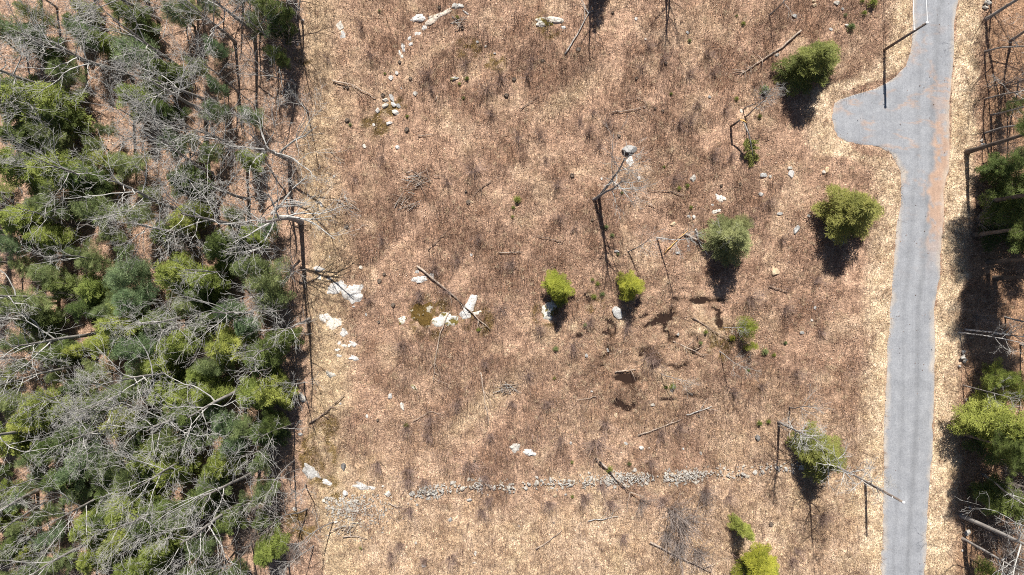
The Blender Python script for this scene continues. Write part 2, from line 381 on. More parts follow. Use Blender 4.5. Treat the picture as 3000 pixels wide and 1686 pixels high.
def gz1(X, Y):                # the same height, read from the ground's own grid
    g = GRID['z']; i = (Y - GRID['y0']) / .30; j = (X - GRID['x0']) / .30
    i = min(max(i, 0), g.shape[0] - 1.001); j = min(max(j, 0), g.shape[1] - 1.001); a, b = int(i), int(j); u, v = i - a, j - b
    return float((g[a, b] * (1 - v) + g[a, b + 1] * v) * (1 - u) + (g[a + 1, b] * (1 - v) + g[a + 1, b + 1] * v) * u)

def build_ground():
    fx = np.arange(-84, 84.01, .30); fy = np.arange(-58, 58.01, .30)
    xs = np.concatenate([[-4000, -1500, -600, -280, -160, -110], fx, [110, 160, 280, 600, 1500, 4000]])
    ys = np.concatenate([[-4000, -1500, -600, -280, -160, -90], fy, [90, 160, 280, 600, 1500, 4000]])
    X, Y = np.meshgrid(xs, ys)
    px = X / PX + 1500; py = 843 - Y / PX
    c = cover(px, py); Z = gz(X, Y, c)
    GRID.update(z=Z[6:-6, 6:-6], x0=fx[0], y0=fy[0])
    def C(*v): return np.array(v)[None, None, :]
    n1 = fbm(px, py, 40, 1, 4)[..., None]; n2 = fbm(px, py, 170, 4, 3)[..., None]
    col = C(.375, .250, .178) * (.80 + .40 * n2) + (n1 - .5) * C(.17, .130, .100)
    def over(col, k, v):
        k = k[..., None]
        return col * (1 - k) + v * k
    col = over(col, c['south'] * .65, C(.50, .362, .255) + (n1 - .5) * .20)
    col = over(col, c['brush'] * .58, C(.225, .138, .098) + (n1 - .5) * .10)
    col = over(col, c['hollow'] * .35, C(.175, .120, .075))
    col = over(col, c['straw'] * .85, C(.62, .500, .345) + (n1 - .5) * .24)
    col = over(col, c['verge'] * .6, C(.68, .56, .40) + (n1 - .5) * .2)
    col = over(col, c['strip'] * .55, C(.40, .31, .195))
    col = over(col, c['forest'] * .9, C(.375, .255, .185) * (.72 + .5 * n2))
    col = over(col, c['rforest'] * .9, C(.32, .20, .125))
    col = over(col, c['moss'] * .9, C(.115, .078, .024) * (.5 + n1))
    col = over(col, np.clip(c['pool'] * 1.6, 0, 1), C(.085, .052, .034))
    col = np.clip(col, .01, .9)
    ny, nx = X.shape
    idx = np.arange(nx * ny).reshape(ny, nx)
    f = np.stack([idx[:-1, :-1], idx[:-1, 1:], idx[1:, 1:], idx[1:, :-1]], -1).reshape(-1, 4)
    me = mesh_np('ground', np.stack([X, Y, Z], -1).reshape(-1, 3), f, M['ground'], col.reshape(-1, 3), True)
    tag(link('ground', me), kind='structure')
build_ground()

# ------------------------------------------------------------------ the road with its turnout
def road_material():
    m, nt, b = new_mat('worn_asphalt')
    v = coords(nt)
    at = N(nt, 'ShaderNodeVertexColor', layer_name='Col')
    sp = ramp(nt, noise(nt, v, 7, 5, .9), [(.28, (.62, .62, .63)), (.5, (1, 1, 1)), (.72, (1.42, 1.41, 1.39))])
    md = ramp(nt, noise(nt, v, .7, 5, .6), [(.3, (.87, .87, .88)), (.7, (1.1, 1.09, 1.08))])
    vs = coords(nt, (1.6, .06, 1))
    st = ramp(nt, noise(nt, vs, 2.2, 4, .6), [(.3, (.93, .93, .935)), (.7, (1.05, 1.05, 1.05))])
    c = mix(nt, 1, at.outputs['Color'], sp, 'MULTIPLY'); c = mix(nt, 1, c, md, 'MULTIPLY'); c = mix(nt, 1, c, st, 'MULTIPLY')
    nt.links.new(c, b.inputs['Base Color']); b.inputs['Roughness'].default_value = .85
    bump(nt, b, noise(nt, v, 30, 3, .7), .4, .02)
    return m
M['asphalt'] = road_material()
def build_road():
    ys = np.concatenate([np.arange(-620, -20, 12.0), np.arange(-20, 230, 5.0), np.arange(230, 470, 2.0), np.arange(470, 1710, 5.0), np.arange(1710, 2300, 12.0)])
    cols = 44
    L = at_y(ROAD_L, ys) + (fbm(ys * 0 + 3, ys, 40, 2, 5) - .5) * 11
    R = at_y(ROAD_R, ys) + (fbm(ys * 0 + 77, ys, 40, 3, 5) - .5) * 14
    t = np.linspace(0, 1, cols)
    PXm = L[:, None] + (R - L)[:, None] * t[None, :]; PYm = np.repeat(ys[:, None], cols, 1)
    X = (PXm - 1500) * PX; Y = (843 - PYm) * PX
    s = np.minimum(PXm - L[:, None], R[:, None] - PXm) * PX
    Z = .012 + .05 * np.clip(s / 1.6, 0, 1)
    Z[:, 0] = -.10; Z[:, -1] = -.10
    base = np.array([.228, .236, .250])
    n = fbm(PXm, PYm, 30, 1, 4); col = base[None, None, :] * (.9 + .2 * n)[..., None]
    # wheel tracks, older patch of the turnout, orange needles drifted along the far side
    cx = at_y(ROAD_R, ys)[:, None] - 62
    track = np.exp(-((PXm - cx - 8) / 9) ** 2) * .20 + np.exp(-((PXm - cx + 34) / 7) ** 2) * .12
    col = col * (1 - track[..., None])
    drift = sstep(6, 22, PXm - cx + (fbm(PXm, PYm, 40, 5, 3) - .5) * 40) * np.exp(-((PYm - 520) / 210) ** 4)
    drift = drift * sstep(.28, .55, fbm(PXm, PYm, 18, 3, 4) + .10)
    ridge = 1 - np.abs(fbm(PXm + PYm * .4, PYm * 2.2 - PXm * .5, 60, 4, 4) - .5) * 9
    thin = np.clip(ridge, 0, 1) ** 2 * sstep(.42, .6, fbm(PXm, PYm, 55, 1, 3)) * np.exp(-((PYm - 380) / 330) ** 4) * .62
    drift = np.clip(drift * .95 + thin, 0, .92)
    col = col * (1 - drift[..., None]) + np.array([.345, .232, .165])[None, None, :] * drift[..., None]
    edge = (1 - sstep(.0, .75, s + (fbm(PXm, PYm, 40, 5, 5) - .5) * 1.6)) * .6
    col = col * (1 - edge[..., None]) + np.array([.40, .345, .28])[None, None, :] * edge[..., None]
    ny, nx = X.shape; idx = np.arange(nx * ny).reshape(ny, nx)
    f = np.stack([idx[:-1, :-1], idx[1:, :-1], idx[1:, 1:], idx[:-1, 1:]], -1).reshape(-1, 4)
    me = mesh_np('road', np.stack([X, Y, Z], -1).reshape(-1, 3), f, M['asphalt'], col.reshape(-1, 3), True)
    tag(link('road', me), kind='structure')
build_road()

# ------------------------------------------------------------------ pools of brown water in the wet hollow
def water_material():
    m, nt, b = new_mat('brown_bog_water')
    b.inputs['Base Color'].default_value = (.028, .016, .010, 1); b.inputs['Roughness'].default_value = .06; b.inputs['Specular IOR Level'].default_value = .5
    bump(nt, b, noise(nt, coords(nt), 3.0, 2, .5), .08, .02)
    return m
M['water'] = water_material()
vs = []                       # one still water table under the hollow; the ground dips below it in the pools
for k in range(48):
    q = 2 * math.pi * k / 48; X, Y = W(1885 + 300 * math.cos(q), 1020 + 215 * math.sin(q)); vs.append((X, Y, -.150))
tag(link('water', mesh_py('water', vs, [tuple(range(47, -1, -1))], M['water'])), kind='structure')

# ------------------------------------------------------------------ rocks
M['tan_white'] = rock_material('tan_white_granite', (.50, .43, .35), (.70, .62, .53), (.5, .48, .45))
BLOCK = []                    # spots where no litter or stems grow: x, y, radius (photograph pixels)

def boulder_mesh(name, seed, sub=3):
    import bmesh
    bm = bmesh.new(); bmesh.ops.create_icosphere(bm, subdivisions=sub, radius=1.0)
    r = np.random.default_rng(seed)
    V = np.array([v.co[:] for v in bm.verts])
    for k in range(15):
        n = r.normal(size=3); n[2] *= .8; n /= np.linalg.norm(n); d = r.uniform(.48, .82)
        p = V @ n; o = np.clip(p - d, 0, None); V = V - o[:, None] * n[None, :] * .98
    V *= 1 + (np.array([fbm(v[0] * 2 + v[2] + 9 * seed, v[1] * 2 - v[2], .9, seed % 3, 3) for v in V]).reshape(-1, 1) - .5) * .22
    for v, c in zip(bm.verts, V): v.co = c
    me = bpy.data.meshes.new(name); bm.to_mesh(me); bm.free()
    return me
BOULD = [boulder_mesh('boulder', s) for s in range(6)]
STONE = [boulder_mesh('stone', 20 + s, 2) for s in range(8)]
def with_mat(me, mat, cache={}):
    k = (me.name, mat)
    if k not in cache:
        c = me.copy(); c.materials.clear(); c.materials.append(M[mat]); cache[k] = c
    return cache[k]
def own_mat(o, mat):          # many things share one mesh, each with a material of its own
    o.material_slots[0].link = 'OBJECT'; o.material_slots[0].material = M[mat]
    return o

def ledge(x, y, a, b_, deg, h, mat, label, seed):
    X, Y = W(x, y); r = np.random.default_rng(seed); n, rings = 44, 12
    ph = r.uniform(0, 6.28, 6); vs = []
    A, B = a * PX * 1.18, b_ * PX * 1.18
    for j in range(rings + 1):
        for k in range(n):
            q = 2 * math.pi * k / n; rr = j / rings
            w = 1 + .13 * math.sin(2 * q + ph[0]) + .12 * math.sin(3 * q + ph[1]) + .09 * math.sin(5 * q + ph[2]) + .06 * math.sin(8 * q + ph[3])
            u, v = A * rr * w * math.cos(q), B * rr * w * math.sin(q)
            z = .62 * h * (1 - rr ** 3 * 1.25)
            nz = float(fbm(u + seed * 3.1, v, 1.1, seed % 4, 5)) - .5
            z += nz * (.30 + h * 1.1) * (.25 + .75 * rr)
            if j == rings: z = -.45
            vs.append((u, v, z))
    fs = [(j * n + k, (j + 1) * n + k, (j + 1) * n + (k + 1) % n, j * n + (k + 1) % n) for j in range(1, rings) for k in range(n)]
    vs.append((0, 0, h)); ci = len(vs) - 1
    fs += [(ci, n + k, n + (k + 1) % n) for k in range(n)]
    me = mesh_py('rock_ledge', vs, fs, M[mat])
    o = link('rock_ledge', me, None, (X, Y, gz1(X, Y) - .04), (0, 0, math.radians(deg)))
    tag(o, label, 'rock', 'ledges of bedrock showing through the ground')
    if not label:
        later(o, ('small white' if mat == 'white_rock' else 'small grey') + ' ledge piece', x, y)
    c, s = math.cos(math.radians(deg)), math.sin(math.radians(deg))
    for t in np.linspace(-.7, .7, 5):
        if a >= b_: BLOCK.append((x + t * a * c, y - t * a * s, b_ * .9))
        else: BLOCK.append((x - t * b_ * s * -1, y + t * b_ * c, a * .9))
for i, L in enumerate(LEDGES): ledge(*L, seed=100 + i)

BOULDERS = [  # x, y, width, height (px), material, label
    (1808, 914, 42, 34, 'grey_rock', 'big rounded grey boulder standing in the wet hollow', -35),
    (1840, 437, 46, 30, 'grey_rock', 'pale triangular boulder above the bare branches', 10),
    (1130, 294, 24, 11, 'white_rock', 'flat white boulder at the top left of the boulder cluster', -8), (1129, 309, 20, 17, 'grey_rock', 'round grey boulder in the middle of the boulder cluster', 30),
    (1148, 290, 13, 26, 'grey_rock', 'upright grey boulder at the top of the boulder cluster', 25), (1152, 306, 15, 20, 'white_rock', 'white boulder leaning in the middle of the boulder cluster', 30), (1166, 309, 17, 14, 'grey_rock', 'grey boulder at the right side of the boulder cluster', -10),
    (1157, 327, 23, 18, 'white_rock', 'white-faced boulder at the bottom of the boulder cluster', -15), (1107, 325, 16, 18, 'white_rock', 'white boulder left of the boulder cluster in moss', 0),
    (1141, 361, 18, 14, 'white_rock', 'white boulder alone below the boulder cluster', 20), (1144, 230, 16, 15, 'white_rock', 'round white boulder well above the boulder cluster', 0),
    (1095, 366, 11, 11, 'white_rock', None, 0), (1067, 428, 12, 14, 'white_rock', None, 0), (1163, 430, 14, 15, 'white_rock', None, 0), (1149, 431, 9, 12, 'tan_rock', None, 0),
    (1332, 230, 26, 14, 'lichen_rock', 'greenish lichened boulder right of the row of small white rocks', 15), (1215, 276, 16, 13, 'grey_rock', None, 0), (1162, 214, 12, 14, 'white_rock', None, 0), (1175, 258, 6, 6, 'white_rock', None, 0),
    (1398, 122, 10, 10, 'grey_rock', None, 0), (1423, 136, 9, 8, 'grey_rock', None, 0), (1450, 157, 8, 8, 'grey_rock', None, 0), (1862, 58, 11, 10, 'white_rock', None, 0), (1890, 116, 9, 8, 'white_rock', None, 0), (2014, 95, 11, 10, 'grey_rock', None, 0),
    (1871, 521, 12, 15, 'white_rock', None, 0), (2030, 524, 20, 24, 'grey_rock', 'grey boulder beside two green seedlings right of the bare branches', 0), (2238, 514, 22, 20, 'grey_rock', None, 0), (1762, 525, 8, 8, 'white_rock', None, 0),
    (2077, 285, 12, 10, 'grey_rock', None, 0), (2172, 325, 10, 12, 'white_rock', None, 0), (2325, 48, 16, 15, 'grey_rock', None, 0), (2385, 17, 18, 13, 'tan_rock', 'tan boulder at the top edge near the road', -10), (2384, 3, 12, 14, 'tan_rock', None, 0),
    (2450, 10, 22, 13, 'grey_rock', None, 0), (2469, 25, 12, 10, 'grey_rock', None, 0), (2434, 85, 13, 10, 'white_rock', None, 0), (2480, 74, 13, 10, 'white_rock', None, 0), (2276, 163, 16, 11, 'grey_rock', None, 0),
    (2315, 493, 15, 14, 'grey_rock', None, 0), (2316, 512, 22, 22, 'white_rock', 'white boulder touching a smaller grey one below the turnout', 0), (2411, 504, 14, 12, 'white_rock', None, 0), (2421, 497, 13, 20, 'tan_rock', 'tan stone touching a white one left of the round conifer', -30), (2256, 517, 10, 12, 'grey_rock', None, 0),
    (2874, 413, 10, 12, 'white_rock', None, 0), (2878, 424, 14, 10, 'white_rock', None, 0), (2495, 613, 16, 18, 'white_rock', 'white stone half under the round conifer below the turnout', 0),
    (1806, 736, 20, 9, 'grey_rock', None, 0), (2017, 635, 12, 11, 'grey_rock', None, 0), (2031, 636, 11, 13, 'white_rock', None, 0), (1973, 657, 22, 14, 'tan_rock', None, 10), (1986, 742, 12, 12, 'grey_rock', None, 0), (2015, 722, 6, 6, 'white_rock', None, 0),
    (1717, 1041, 12, 14, 'grey_rock', None, 0), (1780, 1026, 9, 12, 'grey_rock', None, 0), (2227, 569, 17, 15, 'grey_rock', None, 0), (1986, 980, 9, 12, 'grey_rock', None, 0),
    (2271, 797, 25, 28, 'tan_rock', 'rounded tan boulder alone in brown litter left of the road', 10), (2331, 674, 18, 26, 'grey_rock', 'upright pale boulder left of the round conifer shadow', -30), (2368, 632, 12, 11, 'white_rock', None, 0), (2284, 626, 20, 11, 'grey_rock', None, 20),
    (2441, 702, 14, 18, 'grey_rock', 'grey boulder in the shadow below the round conifer', 10), (2470, 712, 9, 13, 'grey_rock', None, 0), (2350, 975, 14, 13, 'grey_rock', None, 0), (2387, 903, 10, 10, 'white_rock', None, 0), (2378, 938, 10, 9, 'white_rock', None, 0),
    (883, 1163, 20, 34, 'grey_rock', 'tall pointed grey boulder at the edge of the woods', 15), (879, 1272, 15, 10, 'grey_rock', None, 0), (998, 1183, 9, 8, 'white_rock', None, 0),
    (1144, 1161, 12, 24, 'white_rock', 'upright white boulder in reddish litter left of the clearing', -10), (1179, 1192, 13, 24, 'white_rock', 'tall white boulder below right of another upright white boulder', 15), (1076, 1218, 10, 12, 'white_rock', None, 0), (1212, 1133, 22, 12, 'lichen_rock', None, -25),
    (1010, 1443, 15, 20, 'white_rock', None, 30), (1139, 1446, 22, 22, 'white_rock', 'pale angular boulder right of the long bright white ledge', 0), (1123, 1424, 8, 8, 'white_rock', None, 0), (1006, 1368, 16, 22, 'dark_rock', None, 0), (949, 1465, 12, 11, 'white_rock', None, 0), (864, 1490, 14, 12, 'grey_rock', None, 0),
    (985, 1529, 14, 9, 'white_rock', 'white stone at the foot of the bent bare sapling', 0), (1320, 1522, 17, 16, 'grey_rock', None, 0), (1243, 1657, 14, 12, 'grey_rock', None, 0), (1392, 1622, 10, 14, 'white_rock', None, 0), (1218, 1590, 10, 10, 'grey_rock', None, 0), (1124, 1508, 10, 8, 'grey_rock', None, 0),
    (1222, 1478, 9, 8, 'grey_rock', None, 0), (1376, 1465, 20, 12, 'grey_rock', None, 0), (1390, 1648, 12, 6, 'white_rock', None, 0),
    (1672, 1300, 9, 9, 'white_rock', None, 0), (1733, 1147, 10, 6, 'white_rock', None, 0), (1833, 1299, 13, 10, 'grey_rock', None, 0), (1878, 1311, 16, 13, 'white_rock', None, 0), (1902, 1313, 6, 6, 'white_rock', None, 0), (1913, 1187, 14, 12, 'grey_rock', None, 0), (1803, 1218, 12, 14, 'tan_rock', None, 0), (2001, 1315, 9, 8, 'white_rock', None, 0),
    (2053, 1328, 11, 10, 'grey_rock', None, -30), (2218, 1281, 16, 22, 'dark_rock', None, 10), (1627, 1452, 15, 15, 'tan_rock', None, 0), (1658, 1450, 8, 8, 'grey_rock', None, 0), (1852, 1518, 12, 11, 'tan_rock', None, 0), (1520, 1540, 8, 8, 'grey_rock', None, 0), (1622, 1531, 7, 7, 'dark_rock', None, 0),
    (2841, 1487, 10, 14, 'grey_rock', None, 0), (2833, 1560, 20, 24, 'grey_rock', 'grey boulder at the foot of the big pale roadside tree', 0), (2821, 1614, 8, 10, 'white_rock', None, 0), (2832, 1173, 8, 9, 'white_rock', None, 0),
    (940, 598, 8, 18, 'white_rock', None, 10), (1012, 580, 8, 9, 'white_rock', None, 0), (1056, 783, 12, 14, 'white_rock', None, 20), (1073, 922, 8, 12, 'white_rock', None, 20), (1037, 899, 8, 7, 'white_rock', None, 0), (1380, 748, 10, 8, 'white_rock', None, 0), (966, 752, 5, 9, 'white_rock', None, 0), (978, 516, 7, 7, 'white_rock', None, 0), (886, 58, 10, 8, 'white_rock', None, 0), (872, 130, 9, 8, 'white_rock', None, 0), (855, 235, 10, 8, 'grey_rock', None, 0)]
for i, (x, y, w, h, mat, label, deg) in enumerate(BOULDERS):
    X, Y = W(x, y); sz = (w + h) / 2 * PX * .5
    o = link('boulder', with_mat(BOULD[i % 6], mat), None, (X, Y, gz1(X, Y) + sz * .12), (0, 0, math.radians(deg)), (w * PX * .60, h * PX * .60, sz * .85))
    tag(o, label, 'rock', 'boulders lying about the clearing')
    big = 'small ' if max(w, h) < 16 else ''
    nm = {'white_rock': 'white boulder', 'grey_rock': 'grey boulder', 'tan_rock': 'tan boulder', 'lichen_rock': 'lichened boulder', 'dark_rock': 'dark grey boulder'}[mat]
    if not label: later(o, f'{big}{nm}', x, y)
    BLOCK.append((x, y, max(w, h) * .5))

STUMPS = [(1694, 148, 17), (1863, 232, 10), (1506, 233, 14), (1950, 186, 13), (1940, 328, 10), (1676, 515, 15), (1590, 180, 12), (1112, 824, 15), (1152, 894, 14), (1126, 804, 11), (1018, 257, 12), (1008, 256, 9), (1018, 353, 15), (1192, 380, 16),
          (1287, 24, 12), (1171, 183, 11), (1203, 232, 13), (1355, 84, 11), (1484, 280, 15), (1372, 593, 15), (1016, 664, 14), (2112, 545, 9), (2168, 540, 10), (1365, 562, 8), (1813, 400, 12), (1122, 280, 13), (1110, 944, 10), (2258, 1535, 14), (1107, 1230, 8), (1390, 1350, 8), (2047, 1220, 9), (1735, 645, 10), (1918, 320, 9), (1795, 38, 9)]
def stump_mesh(seed):
    r = np.random.default_rng(seed); n = 12; vs = []; fs = []
    for j, (rad, z) in enumerate(((1.35, -.3), (1.05, .15), (.9, .7), (.8, 1.0), (.45, .85))):
        for k in range(n):
            q = 2 * math.pi * k / n; w = rad * (1 + r.uniform(-.18, .18))
            vs.append((w * math.cos(q), w * math.sin(q), z + (r.uniform(-.15, .15) if j > 1 else 0)))
    for j in range(4):
        fs += [(j * n + k, j * n + (k + 1) % n, (j + 1) * n + (k + 1) % n, (j + 1) * n + k) for k in range(n)]
    fs.append(tuple(range(4 * n, 5 * n)))
    return mesh_py('stump', vs, fs, M['stump'])
STM = [stump_mesh(s) for s in range(4)]
for i, (x, y, d) in enumerate(STUMPS):
    X, Y = W(x, y); s = d * PX * .5
    o = link('stump', STM[i % 4], None, (X, Y, gz1(X, Y)), (0, 0, i * 1.3), (s * .85, s * .85, .18 + .008 * d))
    tag(o, None, 'stump', 'cut stumps in the clearing'); later(o, 'dark cut stump', x, y)

# dry-stone wall across the clearing
WALL = [(1203, 1452), (1240, 1441), (1290, 1436), (1330, 1428), (1400, 1422), (1440, 1424), (1500, 1430), (1545, 1424), (1590, 1420), (1690, 1414), (1740, 1412), (1800, 1404), (1880, 1400), (1945, 1396), (1990, 1398), (2040, 1391), (2100, 1384), (2150, 1390), (2180, 1386), (2230, 1376), (2290, 1372), (2350, 1366)]
wp = np.array(WALL, float); wd = np.concatenate([[0], np.cumsum(np.hypot(*np.diff(wp, axis=0).T))])
wall = bpy.data.objects.new('stone_wall', None); COL.objects.link(wall)
wx0, wy0 = W(1780, 1405); wall.location = (wx0, wy0, 0)
tag(wall, 'tumbled grey dry-stone wall running across the clearing to the road', 'wall')
def wall_spot(r):
    while True:
        s = r.uniform(0, wd[-1]); x = np.interp(s, wd, wp[:, 0]); y = np.interp(s, wd, wp[:, 1])
        dens = float(sstep(.36, .56, np.array(fbm(np.array(x), np.array(9.0), 45, 3, 3)))) * .88 + .12
        if 1900 < x < 1945 or 2182 < x < 2200: dens *= .2
        if r.random() < dens: break
    half = 13 + 9 * float(fbm(np.array(x), np.array(44.0), 60, 2, 3))
    y += 16 * (float(fbm(np.array(x), np.array(99.0), 80, 1, 3)) - .5)
    v = np.clip(r.normal(0, .55), -1.5, 1.5)
    return x, y + v * half, abs(v)
rw = np.random.default_rng(5)
spots = []
for k in range(6000):
    x, y, v = wall_spot(rw); d = 6 + 11 * rw.random() ** 1.8 * (1.1 if v < .5 else .85)
    if all((x - a) ** 2 + ((y - b) * 1.05) ** 2 > (.36 * (d + e)) ** 2 for a, b, e, _ in spots): spots.append((x, y, d, v))
    if len(spots) >= 300: break
for i, (x, y, d, v) in enumerate(spots):
    X, Y = W(x, y); up = max(0, .20 * (1 - v * .9)) * rw.uniform(.6, 1.1)
    link('stone', with_mat(STONE[i % 8], 'wall_rock'), wall, (X - wx0, Y - wy0, gz1(X, Y) - .02 + up), (rw.uniform(-.4, .4), rw.uniform(-.4, .4), rw.uniform(0, 6.28)),
         (d * PX * .62 * rw.uniform(.85, 1.25), d * PX * .62 * rw.uniform(.65, 1.0), d * PX * .40))
    if d > 12: BLOCK.append((x, y, d * .25))
# small stones packed between the large ones
def stone_heap(name, pts, mat, parent, kind=None, label=None, org=(0, 0, 0)):
    V = []; F = []; off = 0
    for (X, Y, Z, s, q) in pts:
        src = STONE[int(q * 97) % 8]
        co = np.empty(len(src.vertices) * 3, np.float32); src.vertices.foreach_get('co', co); co = co.reshape(-1, 3) * np.array([s, s * .75, s * .6])
        c, n = math.cos(q * 6.28), math.sin(q * 6.28)
        V.append(co @ np.array([[c, n, 0], [-n, c, 0], [0, 0, 1]]) + np.array([X - org[0], Y - org[1], Z - org[2]]))
        F.append(np.array([p.vertices[:] for p in src.polygons]) + off); off += len(co)
    o = link(name, mesh_np(name, np.concatenate(V), np.concatenate(F), M[mat]), parent, org if parent is None else (0, 0, 0))
    return o
pts = []
for k in range(800):
    x, y, v = wall_spot(rw); X, Y = W(x, y); pts.append((X, Y, gz1(X, Y) + .05 + max(0, .3 * (1 - v)), rw.uniform(.06, .19), rw.random()))
o = stone_heap('small_stones', pts, 'wall_rock', wall, org=(wx0, wy0, 0)); o['kind'] = 'stuff'
pts = []
while len(pts) < 560:
    x, y = rw.normal(1035, 52), rw.normal(1495, 30)
    if y < 1450 - (x - 1035) * .05 or x < 955: continue
    X, Y = W(x, y); pts.append((X, Y, gz1(X, Y) + .04, rw.uniform(.07, .24) * (1.25 if x < 1050 and y < 1510 else .8), rw.random()))
o = stone_heap('rubble', pts, 'wall_rock', None, org=(W(1030, 1490)[0], W(1030, 1490)[1], 0)); tag(o, 'patch of pale broken stone rubble at the wall end by the woods', 'rubble', None, 'stuff')
for (x, y, n, rx, ry, lab) in ((2460, 662, 16, 24, 15, 'heap of blue-grey stones in the shade below the round conifer'), (2881, 14, 6, 10, 13, 'small stack of flat stones right of the road at the top'), (2818, 1050, 8, 9, 17, 'pile of grey stones in the shade right of the road')):
    X0, Y0 = W(x, y); p = bpy.data.objects.new('stone_pile', None); COL.objects.link(p); p.location = (X0, Y0, 0); tag(p, lab, 'stone pile')
    for k in range(n):
        u, w = rw.normal(0, .5) * rx * PX, rw.normal(0, .5) * ry * PX; d = rw.uniform(9, 17)
        link('stone', with_mat(STONE[k % 8], 'grey_rock' if n > 6 else 'wall_rock'), p, (u, w, gz1(X0 + u, Y0 + w) + .15 + (.25 if abs(u) + abs(w) < .5 else 0)), (rw.uniform(-.4, .4), rw.uniform(-.4, .4), rw.uniform(0, 6)), (d * PX * .6, d * PX * .45, d * PX * .4))
    BLOCK.append((x, y, 16))

# ------------------------------------------------------------------ wood: tubes, bare trees, logs
class TB:
    def __init__(s): s.v = []; s.f = []
    def tube(s, pts, rad, sides=5, cap=False):
        base = len(s.v); n = len(pts)
        for i in range(n):
            d = (pts[min(i + 1, n - 1)] - pts[max(i - 1, 0)])
            if d.length < 1e-6: d = Vector((0, 0, 1))
            d.normalize(); a = d.orthogonal().normalized(); b = d.cross(a)
            for k in range(sides):
                q = 2 * math.pi * k / sides
                p = pts[i] + (a * math.cos(q) + b * math.sin(q)) * rad[i]
                s.v.append((p.x, p.y, p.z))
        for i in range(n - 1):
            for k in range(sides):
                s.f.append((base + i * sides + k, base + i * sides + (k + 1) % sides, base + (i + 1) * sides + (k + 1) % sides, base + (i + 1) * sides + k))
        if cap:
            s.f.append(tuple(base + k for k in range(sides))[::-1]); s.f.append(tuple(base + (n - 1) * sides + k for k in range(sides)))
    def mesh(s, name, mat, smooth=True): return mesh_py(name, s.v, s.f, mat, smooth)

def rv(r): return Vector((r.gauss(0, 1), r.gauss(0, 1), r.gauss(0, 1)))
def wander(r, p, d, L, n, wob, up):
    pts = [p.copy()]; d = d.normalized(); dirs = [d]
    for k in range(n):
        d = (d + rv(r) * wob + Vector((0, 0, up))).normalized()
        p = p + d * (L / n); pts.append(p.copy()); dirs.append(d)
    return pts, dirs
def grow(tb, r, p, d, L, rad, depth, P):
    n = max(3, int(L / .55)) if depth < 2 else 3
    n = min(n, 9)
    pts, dirs = wander(r, p, d, L, n, P['wob'] * (1 + .35 * depth), P['up'])
    tb.tube(pts, [max(rad * (1 - .74 * i / n), .009) for i in range(n + 1)], 5 if depth == 0 else (4 if depth == 1 else 3))
    if depth >= P['depth']: return
    m = P['kids'][depth]
    for k in range(m):
        t = r.uniform(.22, .98) if depth else r.uniform(.18, 1.0)
        i = min(int(t * n), n - 1); q = pts[i].lerp(pts[i + 1], t * n - i)
        ax = rv(r).cross(dirs[i]).normalized(); ang = math.radians(r.uniform(*P['fork']))
        nd = Matrix.Rotation(ang, 3, ax) @ dirs[i]
        l = L * r.uniform(.40, .75) * (1.08 - .5 * t)
        if depth == 0: l = max(l, .9)
        grow(tb, r, q, nd, max(l, .35), max(rad * (1 - .7 * t) * .56, .013), depth + 1, P)

def bare_tree(seed, h, start, limbs, P, r0, mats, lean=.0):
    """a leafless tree: trunk and main limbs, each limb with its branches and twigs"""
    r = random.Random(seed); tb = TB(); n = 12
    pts, dirs = wander(r, Vector((0, 0, -.2)), Vector((lean, 0, 1)), h * P.get('trunk', .8), n, P['twob'], .10)
    rads = [r0 * (1.35 if i == 0 else 1) * (1 - .72 * i / n) for i in range(n + 1)]
    tb.tube(pts, rads, 8)
    parts = [('trunk', tb.mesh('trunk', M[mats[0]]))]
    for k in range(limbs):
        t = start + (1 - start) * ((k + r.random() * .7) / limbs); t = min(t, .995)
        i = min(int(t * n), n - 1); q = pts[i].lerp(pts[i + 1], t * n - i)
        az = k * 2.4 + r.uniform(-.5, .5); el = math.radians(P['el0'] + (P['el1'] - P['el0']) * (t - start) / (1 - start) + r.uniform(-10, 10))
        d = Vector((math.cos(az) * math.cos(el), math.sin(az) * math.cos(el), math.sin(el)))
        L = h * P['reach'] * (1.1 - .5 * (t - start) / (1 - start)) * r.uniform(.7, 1.15)
        lb = TB(); grow(lb, r, q, d, L, max(rads[i] * .52, .03), 0, P)
        parts.append(('limb', lb.mesh('limb', M[mats[1]])))
    return parts, h
OAK = dict(wob=.17, up=.04, depth=3, kids=(6, 4, 3), fork=(25, 60), el0=22, el1=62, reach=.42, twob=.035)
MAPLE = dict(wob=.085, up=.06, depth=3, kids=(6, 4, 3), fork=(20, 46), el0=42, el1=76, reach=.46, twob=.03)
SLIM = dict(wob=.10, up=.04, depth=2, kids=(5, 4), fork=(22, 50), el0=35, el1=72, reach=.30, twob=.055, trunk=.9)
SPAR = dict(wob=.12, up=-.01, depth=2, kids=(6, 4), fork=(25, 60), el0=0, el1=35, reach=.16, twob=.022, trunk=.97)
BARE = {}
for s in range(5): BARE[f'oak{s}'] = bare_tree(40 + s, 17, .50, 8, OAK, .25, ('grey', 'pale'))
for s in range(4): BARE[f'maple{s}'] = bare_tree(60 + s, 17, .46, 8, MAPLE, .20, ('grey', 'pale'))
for s in range(4): BARE[f'slim{s}'] = bare_tree(80 + s, 14, .42, 8, SLIM, .12, ('grey', 'pale'))
for s in range(2): BARE[f'spar{s}'] = bare_tree(90 + s, 14, .30, 16, SPAR, .17, ('grey', 'pale'))
BARE['birch0'] = bare_tree(95, 13, .40, 9, SLIM, .11, ('birch', 'pale'))

